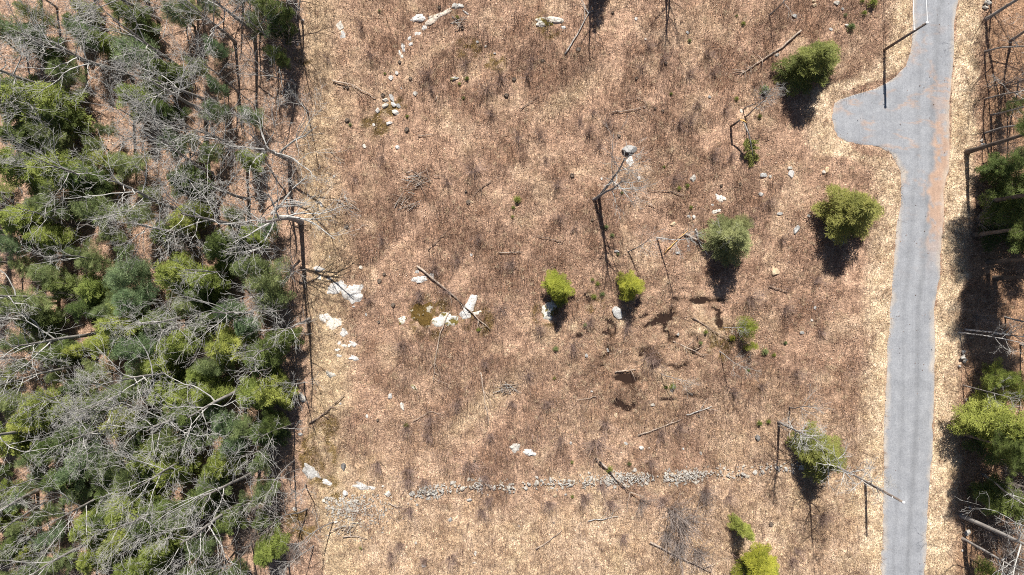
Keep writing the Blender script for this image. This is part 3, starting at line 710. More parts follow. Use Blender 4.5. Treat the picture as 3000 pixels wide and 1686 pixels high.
for s in range(2): BARE[f'stem{s}'] = bare_tree(110 + s, 15, .50, 8, SLIM, .19, ('grey', 'pale'))
def edge_tree(seed, arms):
    """an oak with great arms of its own reaching out from the woods"""
    parts, h = bare_tree(seed, 17, .45, 7, OAK, .27, ('grey', 'pale'))
    r = random.Random(seed)
    for (z, az, el, L) in arms:
        lb = TB(); a, e = math.radians(az), math.radians(el)
        grow(lb, r, Vector((0, 0, z)), Vector((math.cos(a) * math.cos(e), math.sin(a) * math.cos(e), math.sin(e))), L, .14, 0, dict(OAK, wob=.10))
        parts.append(('limb', lb.mesh('limb', M['pale'])))
    return parts, h
BARE['edge0'] = edge_tree(120, [(3.6, 28, 38, 9.5), (5.0, 175, 35, 6)])
BARE['edge1'] = edge_tree(121, [(6.0, -8, 22, 6.5), (8.0, 30, 30, 5.5), (5.0, 200, 30, 6)])
def place_tree(name, parts, x, y, scale, rz, tilt=(0, 0), mats=None):
    X, Y = W(x, y)
    e = bpy.data.objects.new(name, None); COL.objects.link(e); e.empty_display_size = .5
    e.location = (X, Y, gz1(X, Y) if abs(X) < 80 and abs(Y) < 55 else 0)
    e.rotation_euler = (Euler((0, 0, rz)).to_matrix().to_4x4()).to_euler()
    if tilt[0] or tilt[1]:
        m = Matrix.Rotation(math.radians(tilt[0]), 4, 'Y') @ Matrix.Rotation(math.radians(-tilt[1]), 4, 'X') @ Matrix.Rotation(rz, 4, 'Z')
        e.rotation_euler = m.to_euler()
    e.scale = (scale, scale, scale) if not isinstance(scale, tuple) else scale
    for pn, me in parts: link(pn, me, e)
    return e

def band(y): return ['top edge', 'upper part', 'middle', 'lower part', 'bottom edge'][int(min(4, max(0, y // 337.2)))]
WOODLIST = []                 # trees of the woods wait here for labels counted along their band
def settle_woods():
    g = {}
    for o, noun, side, x, y in WOODLIST: g.setdefault((noun, side, band(y)), []).append((x, y, o))
    for (noun, side, b), l in g.items():
        l.sort(key=lambda t: t[0])
        pl = noun.split(' ')[-1] + 's'
        for i, (x, y, o) in enumerate(l):
            if len(l) == 1: o['label'] = f'only {noun} in the {side} woods along the {b}' if 'edge' in b else f'only {noun} in the {b} of the {side} woods'
            else: o['label'] = f'{noun} in the {side} woods, {NTH[i]} from left in the {b}'
def seen(x, y, z):            # where something at height z above ground pixel x, y shows up
    k = 1 / (1 - z / H)
    return 1500 + (x - 1500) * k, 843 + (y - 843) * k

# bare trees of the left woods: foot (photograph pixels), height, prototype
A = lambda x, y: T(0, 0, x, y)
B = lambda x, y: T(0, 562, x, y)
Cc = lambda x, y: T(0, 1124, x, y)
LEFT_BARE = [(*A(1400, 540), 19, 'maple0'), (*A(1000, 590), 19, 'oak0'), (*A(1550, 860), 18, 'oak1'), (*A(470, 700), 18, 'oak2'), (*A(1870, 1150), 18, 'maple1'), (*A(1600, 1310), 20, 'maple2'), (*A(1775, 320), 17, 'maple3'), (*A(1920, 260), 18, 'oak3'),
             (*A(1200, 150), 16, 'oak4'), (*A(1410, 200), 13, 'slim0'), (*A(885, 90), 13, 'slim1'), (*A(1520, 1180), 11, 'slim2'), (*A(800, 1400), 17, 'maple0'), (*A(430, 60), 16, 'slim3'), (*A(1580, 770), 15, 'oak0'), (*A(560, 980), 14, 'slim1'), (*A(1100, 930), 12, 'slim0'),
             (*A(1680, 1060), 13, 'slim3'), (*A(650, 470), 15, 'oak2'), (*A(200, 420), 15, 'slim0'), (*A(1800, 700), 14, 'slim2'), (*A(720, -100), 16, 'maple1'), (*A(1500, -150), 17, 'oak1'), (*A(300, -120), 17, 'oak3'), (*A(1100, -260), 18, 'maple2'), (*A(1850, -220), 17, 'oak2'), (*A(1990, -60), 18, 'slim1'),
             (*B(1320, 130), 18, 'oak4'), (*B(1900, 280), 19, 'oak0'), (*B(830, 530), 15, 'slim3'), (*B(1380, 320), 14, 'oak1'), (*B(740, 1070), 18, 'oak2'), (*B(1400, 950), 14, 'oak3'), (*B(1420, 990), 12, 'slim0'), (*B(660, 1310), 17, 'maple1'), (*B(1400, 1340), 17, 'oak4'), (*B(1900, 910), 17, 'maple3'), (*B(180, 560), 16, 'slim2'),
             (*B(450, 800), 16, 'oak0'), (*B(1750, 620), 14, 'slim1'), (*B(1650, 1000), 12, 'slim2'), (*B(1880, 60), 15, 'oak3'), (*B(100, 20), 16, 'maple0'), (*B(560, 260), 14, 'slim0'),
             (*Cc(1520, 210), 18, 'oak1'), (*Cc(1850, 20), 18, 'oak0'), (*Cc(1480, 520), 18, 'maple2'), (*Cc(1960, 640), 19, 'maple3'), (*Cc(1800, 900), 17, 'oak2'), (*Cc(860, 790), 17, 'maple0'), (*Cc(280, 810), 16, 'oak4'), (*Cc(760, 1160), 18, 'maple1'), (*Cc(340, 900), 15, 'slim3'), (*Cc(1140, 70), 16, 'maple3'), (*Cc(1120, 12), 17, 'oak3'),
             (*Cc(350, 320), 17, 'oak1'), (*Cc(460, 690), 14, 'slim1'), (*Cc(1700, 1330), 14, 'slim0'), (*Cc(1250, 1380), 14, 'oak0'), (*Cc(1900, 1200), 13, 'slim2'), (*Cc(600, 60), 14, 'slim0'), (*Cc(1300, 900), 15, 'maple1'), (*Cc(900, 300), 15, 'oak2'), (*Cc(150, 1250), 17, 'oak3'), (*Cc(500, 1480), 16, 'maple2'), (*Cc(1400, 1500), 16, 'oak4'), (*Cc(1750, 1520), 14, 'slim3')]
for i, (x, y, h, k) in enumerate(LEFT_BARE):
    parts, h0 = BARE[k]
    o = place_tree('bare_tree', parts, x, y, h / h0, rnd.uniform(0, 6.28), (rnd.uniform(-3, 3), rnd.uniform(-3, 3)))
    tag(o, None, 'tree', 'leafless trees of the left woods')
    nm = 'slender bare grey tree' if k.startswith('slim') else ('upswept bare grey tree' if k.startswith('maple') else 'spreading bare grey tree')
    sx, sy = seen(x, y, h * .7); WOODLIST.append((o, nm, 'left', sx, sy))
EDGE_BARE = [(849, 470, 18, 'edge0', (0, 0), 'big forked bare tree whose limb reaches right over the clearing edge'), (882, 651, 20, 'edge1', (-2, 0), 'big bare tree at the wood edge casting a long fan shadow'),
             (838, 905, 13, 'slim1', (0, 0), 'slender bare tree at the wood edge above the shaded white ledge'), (815, 1010, 14, 'slim3', (0, 0), 'slim leafless tree at the wood edge level with the broken ledges'),
             (900, 1490, 11, 'slim0', (-6, 0), 'slender bare tree with a straight shadow left of the rubble'), (977, 1530, 10, 'slim2', (-8, 6), 'bent bare sapling leaning down-left below the rubble patch'),
             (860, 1240, 12, 'slim2', (0, 0), 'thin bare tree in dark shade at the wood edge below the pointed boulder'), (835, 30, 17, 'maple0', (0, 0), 'dark-trunked bare tree at the top of the wood edge'), (862, -30, 16, 'oak4', (0, 0), 'bare tree at the top edge whose shadow runs down the wood edge'),
             (868, 250, 13, 'slim0', (0, 0), 'slender bare tree at the wood edge beside the thin fallen poles'), (890, -120, 16, 'slim3', (0, 0), 'bare tree beyond the top edge shading the wood edge')]
for x, y, h, k, tl, lab in EDGE_BARE:
    parts, h0 = BARE[k]; o = place_tree('bare_tree', parts, x, y, h / h0, 0 if k.startswith('edge') else rnd.uniform(0, 6.28), tl); tag(o, lab, 'tree', 'leafless trees along the wood edge')
CLEAR_BARE = [(1753, 578, 16, 'stem0', (5, 9), 'two-stemmed bare tree in the clearing, taller stem'), (1741, 585, 15, 'stem1', (12, 2), 'two-stemmed bare tree in the clearing, shorter stem beside it'),
              (1925, 697, 11, 'birch0', (12, -9), 'white-barked bare birch leaning down-right above the pale pine shadow'), (1840, 738, 9, 'slim2', (12, 6), 'small bare tree with fine grey twigs above the middle yellow-green tree'),
              (2108, 1030, 8, 'slim1', (10, -10), 'bare pale branchy sapling beside the brown stream'), (1935, 1095, 7, 'slim0', (10, -8), 'thin bare sapling below the large reddish shrub in the hollow'),
              (2185, 342, 10, 'slim3', (6, 6), 'bare tree crown in front of the dark shadow below the topmost conifer'), (2178, 320, 8, 'slim1', (3, 3), 'thin bare sapling above the snapped conifer'),
              (2254, 45, 10, 'slim2', (0, 0), 'bare sapling with long straight shadow near the top edge'), (2280, 1237, 14, 'spar0', (0, 0), 'dead bare conifer leaning over the green conifer beside the wall'),
              (2311, 1193, 9, 'slim0', (0, 0), 'small bare tree above the dead leaning conifer'), (2365, 1318, 17, 'spar1', (1, 0), 'tall dead tree whose tip reaches over the road'),
              (2120, 960, 6, 'birch0', (14, 0), 'short white dead stem beside the sparse yellow-green sapling'), (2090, 690, 8, 'slim2', (4, -2), 'leafless grey tree standing in front of the pale pine'),
              (1945, -125, 15, 'stem0', (0, 0), 'bare tree beyond the top edge, its trunk shadow falling leftmost'), (1962, -112, 14, 'stem1', (0, 0), 'bare tree beyond the top edge, its shadow falling second'), (1730, -70, 14, 'stem1', (0, 0), 'bare tree beyond the top edge with shadow curving down-left')]
for x, y, h, k, tl, lab in CLEAR_BARE:
    parts, h0 = BARE[k]; o = place_tree('bare_tree', parts, x, y, h / h0, rnd.uniform(0, 6.28), tl); tag(o, lab, 'tree', 'leafless trees in the clearing')
D = lambda x, y: T(2250, 0, x, y)
RIGHT_BARE = [(*D(1640, 150), 19, 'maple3', 'big dark bare tree right of the road at the top'), (*D(1640, 390), 14, 'slim0', None), (*D(1640, 750), 13, 'slim2', None), (*D(1680, 870), 14, 'slim3', None), (*D(1625, 1010), 14, 'slim0', None),
              (2985, 240, 15, 'slim1', None), (2960, 120, 15, 'maple0', None), (2815, 1510, 20, 'oak2', 'big pale tree leaning off the lower right corner'), (2820, 1578, 13, 'oak1', 'smaller pale tree below the big pale roadside tree'),
              (2808, 974, 11, 'birch0', 'white-barked leaning tree right of the road, lower of a pair'), (2828, 966, 14, 'birch0', 'white-barked leaning tree right of the road, upper of a pair'), (2824, 1130, 10, 'slim3', None), (2880, 1390, 16, 'slim1', None), (2895, 1425, 15, 'slim2', None), (2835, 1690, 12, 'slim0', None), (2945, 930, 13, 'slim2', None), (2990, 1010, 13, 'slim3', None), (2950, 300, 14, 'slim3', None), (2900, -90, 17, 'maple1', None)]
for x, y, h, k, lab in RIGHT_BARE:
    parts, h0 = BARE[k]; tl = (6, -2) if k.startswith('oak') else ((10, 0) if k == 'birch0' else (rnd.uniform(-7, 7), rnd.uniform(-7, 7)))
    o = place_tree('bare_tree', parts, x, y, h / h0, rnd.uniform(0, 6.28), tl); tag(o, lab, 'tree', 'leafless trees of the right woods')
    if not lab: WOODLIST.append((o, 'slender bare grey tree', 'right', *seen(x, y, h * .3)))

# ------------------------------------------------------------------ conifers
def blades(cen, dirs, r, m, ln, wd_, up, flat, tone):
    n = len(cen)
    c = np.repeat(cen, m, 0); d = np.repeat(dirs, m, 0); t = np.repeat(tone, m)
    rd = r.normal(size=(n * m, 3)); rd[:, 2] *= flat
    d = d * .75 + rd * .55 + np.array([0, 0, up]); d /= np.linalg.norm(d, axis=1, keepdims=True)
    s = np.cross(d, r.normal(size=(n * m, 3)) * np.array([1, 1, .6])); 
    if flat < .6:
        s = np.cross(d, np.array([0, 0, 1.0]) + r.normal(size=(n * m, 3)) * .45)
    s /= np.linalg.norm(s, axis=1, keepdims=True) + 1e-9
    L = r.uniform(*ln, size=(n * m, 1)); w = r.uniform(*wd_, size=(n * m, 1))
    c = c + r.normal(size=c.shape) * .075
    a = c - s * w * .5; b = c + s * w * .5; e = c + d * L
    V = np.stack([a, b, e], 1).reshape(-1, 3); F = np.arange(len(V)).reshape(-1, 3)
    tn = np.clip(t + r.normal(size=n * m) * .13, 0, 1)
    C = np.repeat(tn, 3).reshape(-1, 3); C[:, 2] = np.clip(C[:, 2] + .18, 0, 1); C = C.reshape(-1)
    return V, F, np.stack([C, C, C], 1)
def conifer(seed, h, R, start, style, dens=1.0):
    """trunk with branches, and a crown of needle sprays set along every branch and twig"""
    r = np.random.default_rng(seed); tb = TB()
    rr = random.Random(seed)
    tp, _ = wander(rr, Vector((0, 0, -.2)), Vector((0, 0, 1)), h, 10, .012, .2)
    tb.tube(tp, [max(.02, .016 * h * (1.25 if i == 0 else 1) * (1 - i / 10.4)) for i in range(11)], 7)
    lobe = r.uniform(0, 6.28, 3)
    nb = int((46 if style == 'pine' else 62) * dens); cen = []; dr = []; tone = []
    for b in range(nb):
        t = (b + r.random()) / nb
        z = h * (start + (1 - start) * t * .985)
        if style == 'pine': prof = (1 - t) ** .62 * (.55 + .45 * min(1, t / .22)); Lb = R * prof * r.uniform(.35, 1.2)
        elif style == 'top': prof = math.sin(math.pi * min(.97, .22 + .78 * t)) ** .7; Lb = R * prof * r.uniform(.55, 1.12)
        else: prof = (1 - t) ** .56 * (.7 + .3 * min(1, t / .15)); Lb = R * prof * r.uniform(.45, 1.18)
        az = b * 2.39996 + r.uniform(-.5, .5)
        Lb = max(Lb * (1 + .15 * math.sin(2 * az + lobe[0]) + .14 * math.sin(3 * az + lobe[1])), .25)
        el = math.radians({'pine': 10 + 38 * t, 'top': 5 + 40 * t, 'hemlock': -12 + 40 * t}[style] + r.uniform(-8, 8))
        d0 = np.array([math.cos(az) * math.cos(el), math.sin(az) * math.cos(el), math.sin(el)])
        cv = .10 if style != 'hemlock' else -.20
        i = min(int(z / h * 10), 9); ax = tp[i].lerp(tp[i + 1], z / h * 10 - i); p0 = np.array([ax.x, ax.y, z])
        tone_b = r.normal(.5, .22)
        def at(q): return p0 + d0 * (Lb * q) + np.array([0, 0, cv * Lb * q * q])
        if Lb > .5: tb.tube([Vector(at(q)) for q in (0, .5, .95)], [.012 + .012 * Lb, .01 + .006 * Lb, .006], 3)
        side = np.cross(d0, [0, 0, 1.0]); side /= np.linalg.norm(side) + 1e-9
        nq = max(3, int(Lb / .19))
        for q in np.linspace(.16, 1, nq):
            cpt = at(q); cen.append(cpt); dr.append(d0); tone.append(tone_b + .15 * q)
            ls = Lb * .46 * (1.08 - q) * r.uniform(.5, 1.1) + .12
            for sg in (-1, 1):
                sd = side * sg * .8 + d0 * .6 + np.array([0, 0, r.uniform(-.05, .2) if style != 'hemlock' else r.uniform(-.18, .05)])
                sd /= np.linalg.norm(sd)
                for u in np.arange(.16, ls + .1, .20):
                    cen.append(cpt + sd * u); dr.append(sd); tone.append(tone_b + .18 * q)
    cen = np.array(cen); dr = np.array(dr); tone = np.array(tone)
    if style == 'hemlock': V, F, C = blades(cen, dr, r, 8, (.14, .34), (.035, .075), .04, .38, tone)
    else: V, F, C = blades(cen, dr, r, 10, (.14, .34), (.022, .045), .25, .8, tone)
    trunk = tb.mesh('trunk', M['bark'])
    return dict(trunk=trunk, crown=mesh_np('crown', V, F, M['pine'], C), h=h, R=R)
CON = {}
for s in range(4): CON[f'pine{s}'] = conifer(200 + s, 10.5, 2.9, .22, 'pine')
for s in range(4): CON[f'hem{s}'] = conifer(220 + s, 9.0, 2.7, .12, 'hemlock', (.74, .70, .90, .85)[s])
for s in range(2): CON[f'top{s}'] = conifer(240 + s, 20, 3.6, .5, 'top', 1.15)
CON['thin0'] = conifer(260, 6.0, 1.5, .15, 'pine', .42)
def place_conifer(k, mat, x, y, h, R, rz, name='conifer', tilt=(0, 0)):
    p = CON[k]
    s = R / p['R']
    e = place_tree(name, [('trunk', p['trunk']), ('crown', p['crown'])], x, y, (s, s, h / p['h']), rz, tilt)
    own_mat([c for c in e.children if c.name.startswith('crown')][0], mat)
    return e

CLEAR_CON = [(2340, 214, 8.0, 3.5, 'hem2', 'olive', 'dark olive conifer above the turnout casting a black shadow'), (2450, 634, 9.0, 4.1, 'hem3', 'olive', 'round olive-green conifer below the turnout beside the road'),
             (2108, 706, 9.0, 3.0, 'hem2', 'palepine', 'pale soft green pine in the right part of the clearing'), (2130, 668, 6.5, 2.3, 'pine3', 'palepine', 'smaller soft green pine behind the pale pine in the clearing'), (1632, 846, 6.2, 2.2, 'hem2', 'bright', 'smallest bright yellow-green tree left of the wet hollow'),
             (1838, 838, 6.0, 2.0, 'hem3', 'bright', 'bright yellow-green tree above the big boulder in the wet hollow'), (2168, 955, 4.5, 1.9, 'thin0', 'bright', 'sparse yellow-green sapling at the right of the wet hollow'), (2190, 1010, 3, 1.0, 'thin0', 'bright', 'small yellow-green sapling below the sparse one'),
             (2368, 1310, 7.5, 3.5, 'hem3', 'olive', 'olive-green conifer beside the wall under dead branches'), (2154, 1528, 6.0, 1.35, 'hem2', 'hemlock', 'narrow green conifer near the bottom edge left of the road'), (2205, 1628, 5.0, 2.7, 'hem1', 'bright', 'yellow-green tree cut by the bottom edge'), (2228, 1672, 4.0, 2.3, 'hem0', 'bright', 'low yellow-green tree at the very bottom edge'),
             (1738, -65, 8.5, 1.5, 'hem0', 'dark', 'conifer at the top edge throwing a dark blot of shade'), (1752, -30, 6, 1.2, 'hem2', 'dark', 'small conifer beyond the top edge, its shade touching the larger one')]
for i, (x, y, h, R, k, mat, lab) in enumerate(CLEAR_CON):
    o = place_conifer(k, mat, x, y, h, R, rnd.uniform(0, 6.28)); tag(o, lab, 'tree', 'evergreens in the clearing')

LEFT_CON = []  # crown as seen: x, y, radius in photograph pixels, tint
for f, l in ((A, [(80, 230, 150, 'b'), (230, 290, 130, 'd'), (60, 700, 170, 'd'), (250, 760, 200, 'h'), (420, 880, 120, 'd'), (490, 530, 110, 'p'), (640, 250, 120, 'b'), (770, 310, 90, 'h'), (880, 50, 85, 'p'), (1000, 130, 120, 'd'), (1000, 400, 170, 'b'), (1250, 530, 100, 'd'), (1010, 730, 140, 'h'), (1190, 820, 90, 'd'),
                  (1330, 90, 110, 'b'), (1430, 60, 90, 'p'), (1620, 370, 95, 'b'), (1630, 650, 75, 'b'), (1620, 840, 95, 'b'), (1570, 40, 80, 'b'), (1290, 1090, 95, 'b'), (1430, 1060, 75, 'p'), (1590, 1150, 95, 'p'), (800, 980, 65, 'p'), (780, 1210, 85, 'h'), (950, 1240, 140, 'p'), (370, 1010, 130, 'p'), (120, 1020, 130, 'd'),
                  (80, 1250, 160, 'h'), (430, 1290, 170, 'h'), (600, 1330, 120, 'd'), (1380, 1350, 130, 'd'), (1860, 1200, 85, 'h'), (1890, 870, 95, 'b'), (1480, 500, 80, 'p'), (1930, 180, 90, 'p'), (2090, 180, 90, 'b'), (240, 100, 100, 'p'), (700, 1090, 70, 'p'), (560, 180, 85, 'd'), (1180, 640, 80, 'p'), (1960, 60, 85, 'p')]),
             (B, [(130, 210, 150, 'h'), (330, 340, 110, 'h'), (330, 100, 120, 'p'), (700, 130, 150, 'p'), (100, 400, 100, 'b'), (350, 620, 140, 'p'), (450, 720, 120, 'd'), (700, 730, 125, 'h'), (950, 620, 170, 'b'), (1000, 800, 165, 'b'), (1300, 620, 170, 'h'), (1550, 680, 135, 'h'), (1500, 770, 110, 'd'), (1020, 170, 130, 'p'), (1350, 230, 85, 'h'), (1460, 150, 95, 'h'),
                  (1650, 430, 120, 'd'), (1900, 560, 140, 'p'), (1990, 700, 175, 'p'), (2060, 800, 130, 'p'), (1720, 890, 110, 'b'), (900, 1010, 170, 'h'), (780, 1140, 125, 'h'), (1010, 1180, 160, 'b'), (1330, 1150, 140, 'h'), (1700, 1190, 150, 'h'), (1850, 1010, 120, 'b'), (1600, 1310, 130, 'p'), (200, 850, 150, 'p'), (150, 1150, 130, 'p'), (400, 1230, 120, 'd'),
                  (700, 1380, 120, 'p'), (1200, 1310, 130, 'h'), (1500, 1400, 110, 'h'), (620, 880, 110, 'd'), (1150, 1000, 120, 'd'), (60, 800, 110, 'p'), (1950, 1250, 130, 'd'), (1050, 1400, 120, 'p'), (1400, 860, 110, 'p'), (1880, 330, 85, 'h'), (250, 990, 120, 'd'), (820, 900, 120, 'p')]),
             (Cc, [(1000, 60, 130, 'p'), (1250, 90, 140, 'h'), (1550, 80, 125, 'h'), (1700, 330, 140, 'b'), (1770, 450, 120, 'b'), (270, 230, 140, 'h'), (560, 380, 140, 'p'), (650, 540, 140, 'b'), (560, 660, 130, 'b'), (790, 640, 120, 'p'), (1100, 570, 140, 'h'), (980, 700, 120, 'p'), (1300, 650, 130, 'h'), (960, 950, 155, 'h'), (1130, 1060, 155, 'd'),
                   (1190, 1240, 145, 'h'), (1110, 1360, 140, 'h'), (650, 1100, 130, 'h'), (330, 990, 110, 'p'), (450, 730, 120, 'd'), (260, 560, 120, 'p'), (90, 450, 110, 'h'), (800, 1030, 120, 'd'), (1400, 1000, 130, 'p'), (1600, 760, 130, 'p'), (1500, 900, 130, 'd'), (1640, 620, 120, 'h'), (1850, 330, 120, 'p'), (60, 1270, 110, 'd'), (420, 1350, 120, 'p'), (2000, 1270, 115, 'h'), (760, 150, 130, 'p'), (900, 300, 130, 'h'),
                   (1350, 250, 130, 'd'), (1250, 420, 140, 'p'), (400, 470, 120, 'd'), (100, 150, 130, 'p'), (180, 330, 110, 'h'), (700, 1330, 130, 'h'), (1500, 1250, 120, 'p'), (1900, 100, 140, 'h'), (2020, 60, 130, 'h'), (1990, 380, 120, 'd'), (1700, 1050, 110, 'd'), (1960, 600, 100, 'p'), (2000, 820, 110, 'p'), (830, 800, 120, 'd'), (1450, 420, 110, 'p'), (560, 850, 110, 'p'), (1010, 480, 120, 'p'), (880, 1180, 120, 'h'), (520, 200, 120, 'h'), (1480, 1420, 120, 'p'), (950, 1430, 120, 'h')])):
    for (x, y, r_, t) in l: LEFT_CON.append((*f(x, y), r_ * .3882, t))
TINT = {'b': ('pine', 'bluepine', 'blue-green pine'), 'p': ('pine', 'pine', 'soft green pine'), 'h': ('hem', 'hemlock', 'yellow-green hemlock'), 'd': ('hem', 'dark', 'dark green evergreen')}
for i, (x, y, r_, t) in enumerate(LEFT_CON):
    k, mat, nm = TINT[t]
    R = r_ * PX * .98; h = min(12.5, 3.0 + R * 2.0 + rnd.uniform(-.8, 1.6))
    bx, by = crown_base(x, y, h * .62); R *= 1 - h * .62 / H
    o = place_conifer(k + str(i % 4), mat, bx, by, h, R * 1.38, rnd.uniform(0, 6.28)); tag(o, None, 'tree', 'evergreens of the left woods')
    WOODLIST.append((o, nm, 'left', x, y))
rf = np.random.default_rng(77)
taken = [(x, y, r_) for x, y, r_, t in LEFT_CON]; extra = 0
while extra < 48:             # younger trees in the gaps
    x, y = rf.uniform(-60, 800), rf.uniform(-40, 1720)
    r_ = rf.uniform(22, 46)
    if rf.random() > (.08 if y < 620 else 1.0): continue
    if any(math.hypot(x - a, y - b) < .78 * (r_ + c) for a, b, c in taken): continue
    taken.append((x, y, r_)); extra += 1
    k, mat, nm = TINT[rf.choice(list('pppbhhd'))]; R = r_ * PX; h = 2.6 + R * 1.9; bx, by = crown_base(x, y, h * .6)
    o = place_conifer(k + str(extra % 4), mat, bx, by, h, R * 1.3, rf.uniform(0, 6.28)); tag(o, None, 'tree', 'evergreens of the left woods'); WOODLIST.append((o, nm, 'left', x, y))
for i, (x, y, h, R, lab) in enumerate(((846, -60, 12, 2.4, 'dark evergreen at the top of the wood edge'), (858, 95, 11, 2.2, 'dark evergreen at the wood edge near the top, beside the fallen poles'), (852, 205, 8, 1.7, 'small dark evergreen at the wood edge below the fallen poles'), (868, 985, 12, 1.8, 'evergreen at the wood edge whose shadow reaches the clearing below the ledges'), (842, 1215, 10, 1.9, 'dark evergreen at the wood edge below the pointed boulder'))):
    o = place_conifer('hem' + str(i % 4) if i % 2 else 'pine' + str(i % 4), 'dark', x, y, h, R, i * 1.7); tag(o, lab, 'tree', 'evergreens along the wood edge')
for i, (x, y, h, k) in enumerate(((884, 60, 14, 'slim1'), (822, 150, 13, 'slim2'), (902, 330, 10, 'slim3'), (834, 560, 13, 'slim0'), (812, 730, 15, 'stem1'), (896, 790, 10, 'slim2'), (836, 860, 14, 'slim3'), (906, 935, 14, 'stem0'), (818, 1060, 13, 'slim1'), (890, 1120, 11, 'slim0'), (806, 1300, 12, 'slim3'), (862, 1350, 13, 'slim2'), (896, 1420, 9, 'slim1'), (800, 1440, 13, 'slim0'), (918, 1600, 9, 'slim3'), (846, 1650, 12, 'slim2'))):
    parts, h0 = BARE[k]; o = place_tree('bare_tree', parts, x, y, h / h0, i * 1.9, (rnd.uniform(-9, 9), rnd.uniform(-5, 5))); tag(o, f'thin bare tree along the wood edge, {NTH[i]} from the top of sixteen', 'tree', 'thin bare trees along the wood edge')
RIGHT_CON = [(2832, 446, 20, 3.6, 'top0', 'dark', 'tall pine right of the road below the turnout, trunk leaning right'), (2867, 597, 21, 3.8, 'top1', 'dark', 'tall thick-trunked pine below the first tall pine right of the road'), (2895, 767, 19, 3.4, 'top0', 'dark', None), (2915, 816, 19, 3.4, 'top1', 'dark', None), (2850, 690, 17, 3.4, 'top1', 'dark', None),
             (2880, 505, 7, 2.3, 'hem0', 'dark', None), (2890, 625, 8, 3.8, 'hem1', 'dark', None), (2950, 560, 9, 3.0, 'hem2', 'dark', None), (2960, 700, 9, 3.2, 'hem0', 'dark', None), (2862, 1090, 7, 2.6, 'pine1', 'hemlock', None), (2920, 1130, 8, 2.8, 'pine2', 'hemlock', None),
             (2832, 1212, 12, 3.9, 'hem3', 'hemlock', 'big yellow-green hemlock right of the road near the lower right'), (2868, 1290, 12, 3.4, 'hem1', 'dark', None), (2890, 1440, 10, 3.0, 'hem2', 'dark', None), (2812, 1268, 14, 2.8, 'top1', 'dark', None), (2845, 1640, 5, 1.6, 'pine0', 'hemlock', None), (2950, 1500, 9, 2.6, 'pine3', 'hemlock', None), (2935, 470, 8, 2.2, 'pine2', 'pine', None), (2925, 330, 6, 1.4, 'pine1', 'pine', None), (2970, 1300, 12, 3.2, 'hem0', 'hemlock', None)]
for i, (x, y, h, R, k, mat, lab) in enumerate(RIGHT_CON):
    o = place_conifer(k, mat, x, y, h, R, rnd.uniform(0, 6.28)); tag(o, lab, 'tree', 'evergreens of the right woods')
    if not lab:
        nm = 'tall dark pine' if k.startswith('top') else {'dark': 'dark green evergreen', 'hemlock': 'yellow-green evergreen', 'pine': 'soft green pine'}[mat]
        WOODLIST.append((o, nm, 'right', *seen(x, y, h * .5)))

# seedlings: small evergreens standing alone in the litter
def seedling_mesh(seed):
    r = np.random.default_rng(seed); cen = []; dr = []; tone = []
    for b in range(26):
        t = b / 26; az = b * 2.4; L = (1 - t) * .9 + .12
        for q in np.linspace(.2, 1, 5):
            cen.append((math.cos(az) * L * q, math.sin(az) * L * q, .25 + 1.5 * t + .15 * q)); dr.append((math.cos(az) * .8, math.sin(az) * .8, .4)); tone.append(r.normal(.55, .15))
    return blades(np.array(cen), np.array(dr), r, 7, (.2, .42), (.05, .10), .2, .6, np.array(tone))
SEED = [seedling_mesh(s) for s in range(3)]; SEEDM = {}
SEEDLINGS = [(1515, 586, 13, 'hemlock'), (1504, 610, 7, 'hemlock'), (1502, 636, 6, 'hemlock'), (1792, 690, 8, 'pine'), (1775, 666, 9, 'pine'), (2023, 609, 7, 'hemlock'), (1822, 565, 6, 'pine'), (2236, 266, 16, 'pine'), (2157, 290, 8, 'hemlock'), (2176, 71, 8, 'hemlock'), (2158, 48, 5, 'hemlock'), (2020, 120, 7, 'pine'), (2550, 14, 17, 'hemlock'), (2490, 82, 14, 'pine'), (2530, 40, 10, 'hemlock'), (2525, 5, 8, 'hemlock'), (2477, 45, 7, 'pine'),
             (1340, 52, 7, 'hemlock'), (1368, 231, 8, 'hemlock'), (1346, 247, 6, 'hemlock'), (1358, 288, 6, 'hemlock'), (1193, 342, 6, 'hemlock'), (1027, 367, 6, 'pine'), (1191, 1245, 10, 'olive'), (1969, 1131, 11, 'hemlock'), (1951, 1134, 7, 'hemlock'), (1843, 1359, 8, 'dark'), (1785, 1374, 12, 'hemlock'), (2222, 1239, 10, 'hemlock'), (2249, 1234, 8, 'hemlock'), (2238, 1030, 13, 'pine'), (2190, 1085, 7, 'pine'), (2142, 990, 12, 'bright'), (2066, 973, 8, 'hemlock'),
             (2053, 1005, 7, 'pine'), (1628, 1022, 10, 'pine'), (1714, 953, 8, 'pine'), (1740, 870, 10, 'hemlock'), (1764, 862, 10, 'pine'), (1750, 832, 9, 'hemlock'), (1735, 820, 7, 'hemlock'), (1402, 966, 8, 'hemlock'), (2012, 546, 8, 'hemlock'), (1988, 553, 8, 'hemlock'), (2225, 342, 9, 'olive'), (1676, 1355, 6, 'hemlock'), (1677, 1455, 6, 'hemlock'), (1624, 1108, 6, 'olive'), (1058, 1605, 6, 'hemlock'), (2300, 1005, 7, 'pine'), (2265, 1040, 8, 'hemlock'), (1810, 745, 6, 'pine'), (1128, 217, 5, 'hemlock'), (1112, 34, 6, 'pine'), (1945, 490, 5, 'hemlock'), (1965, 277, 6, 'hemlock')]
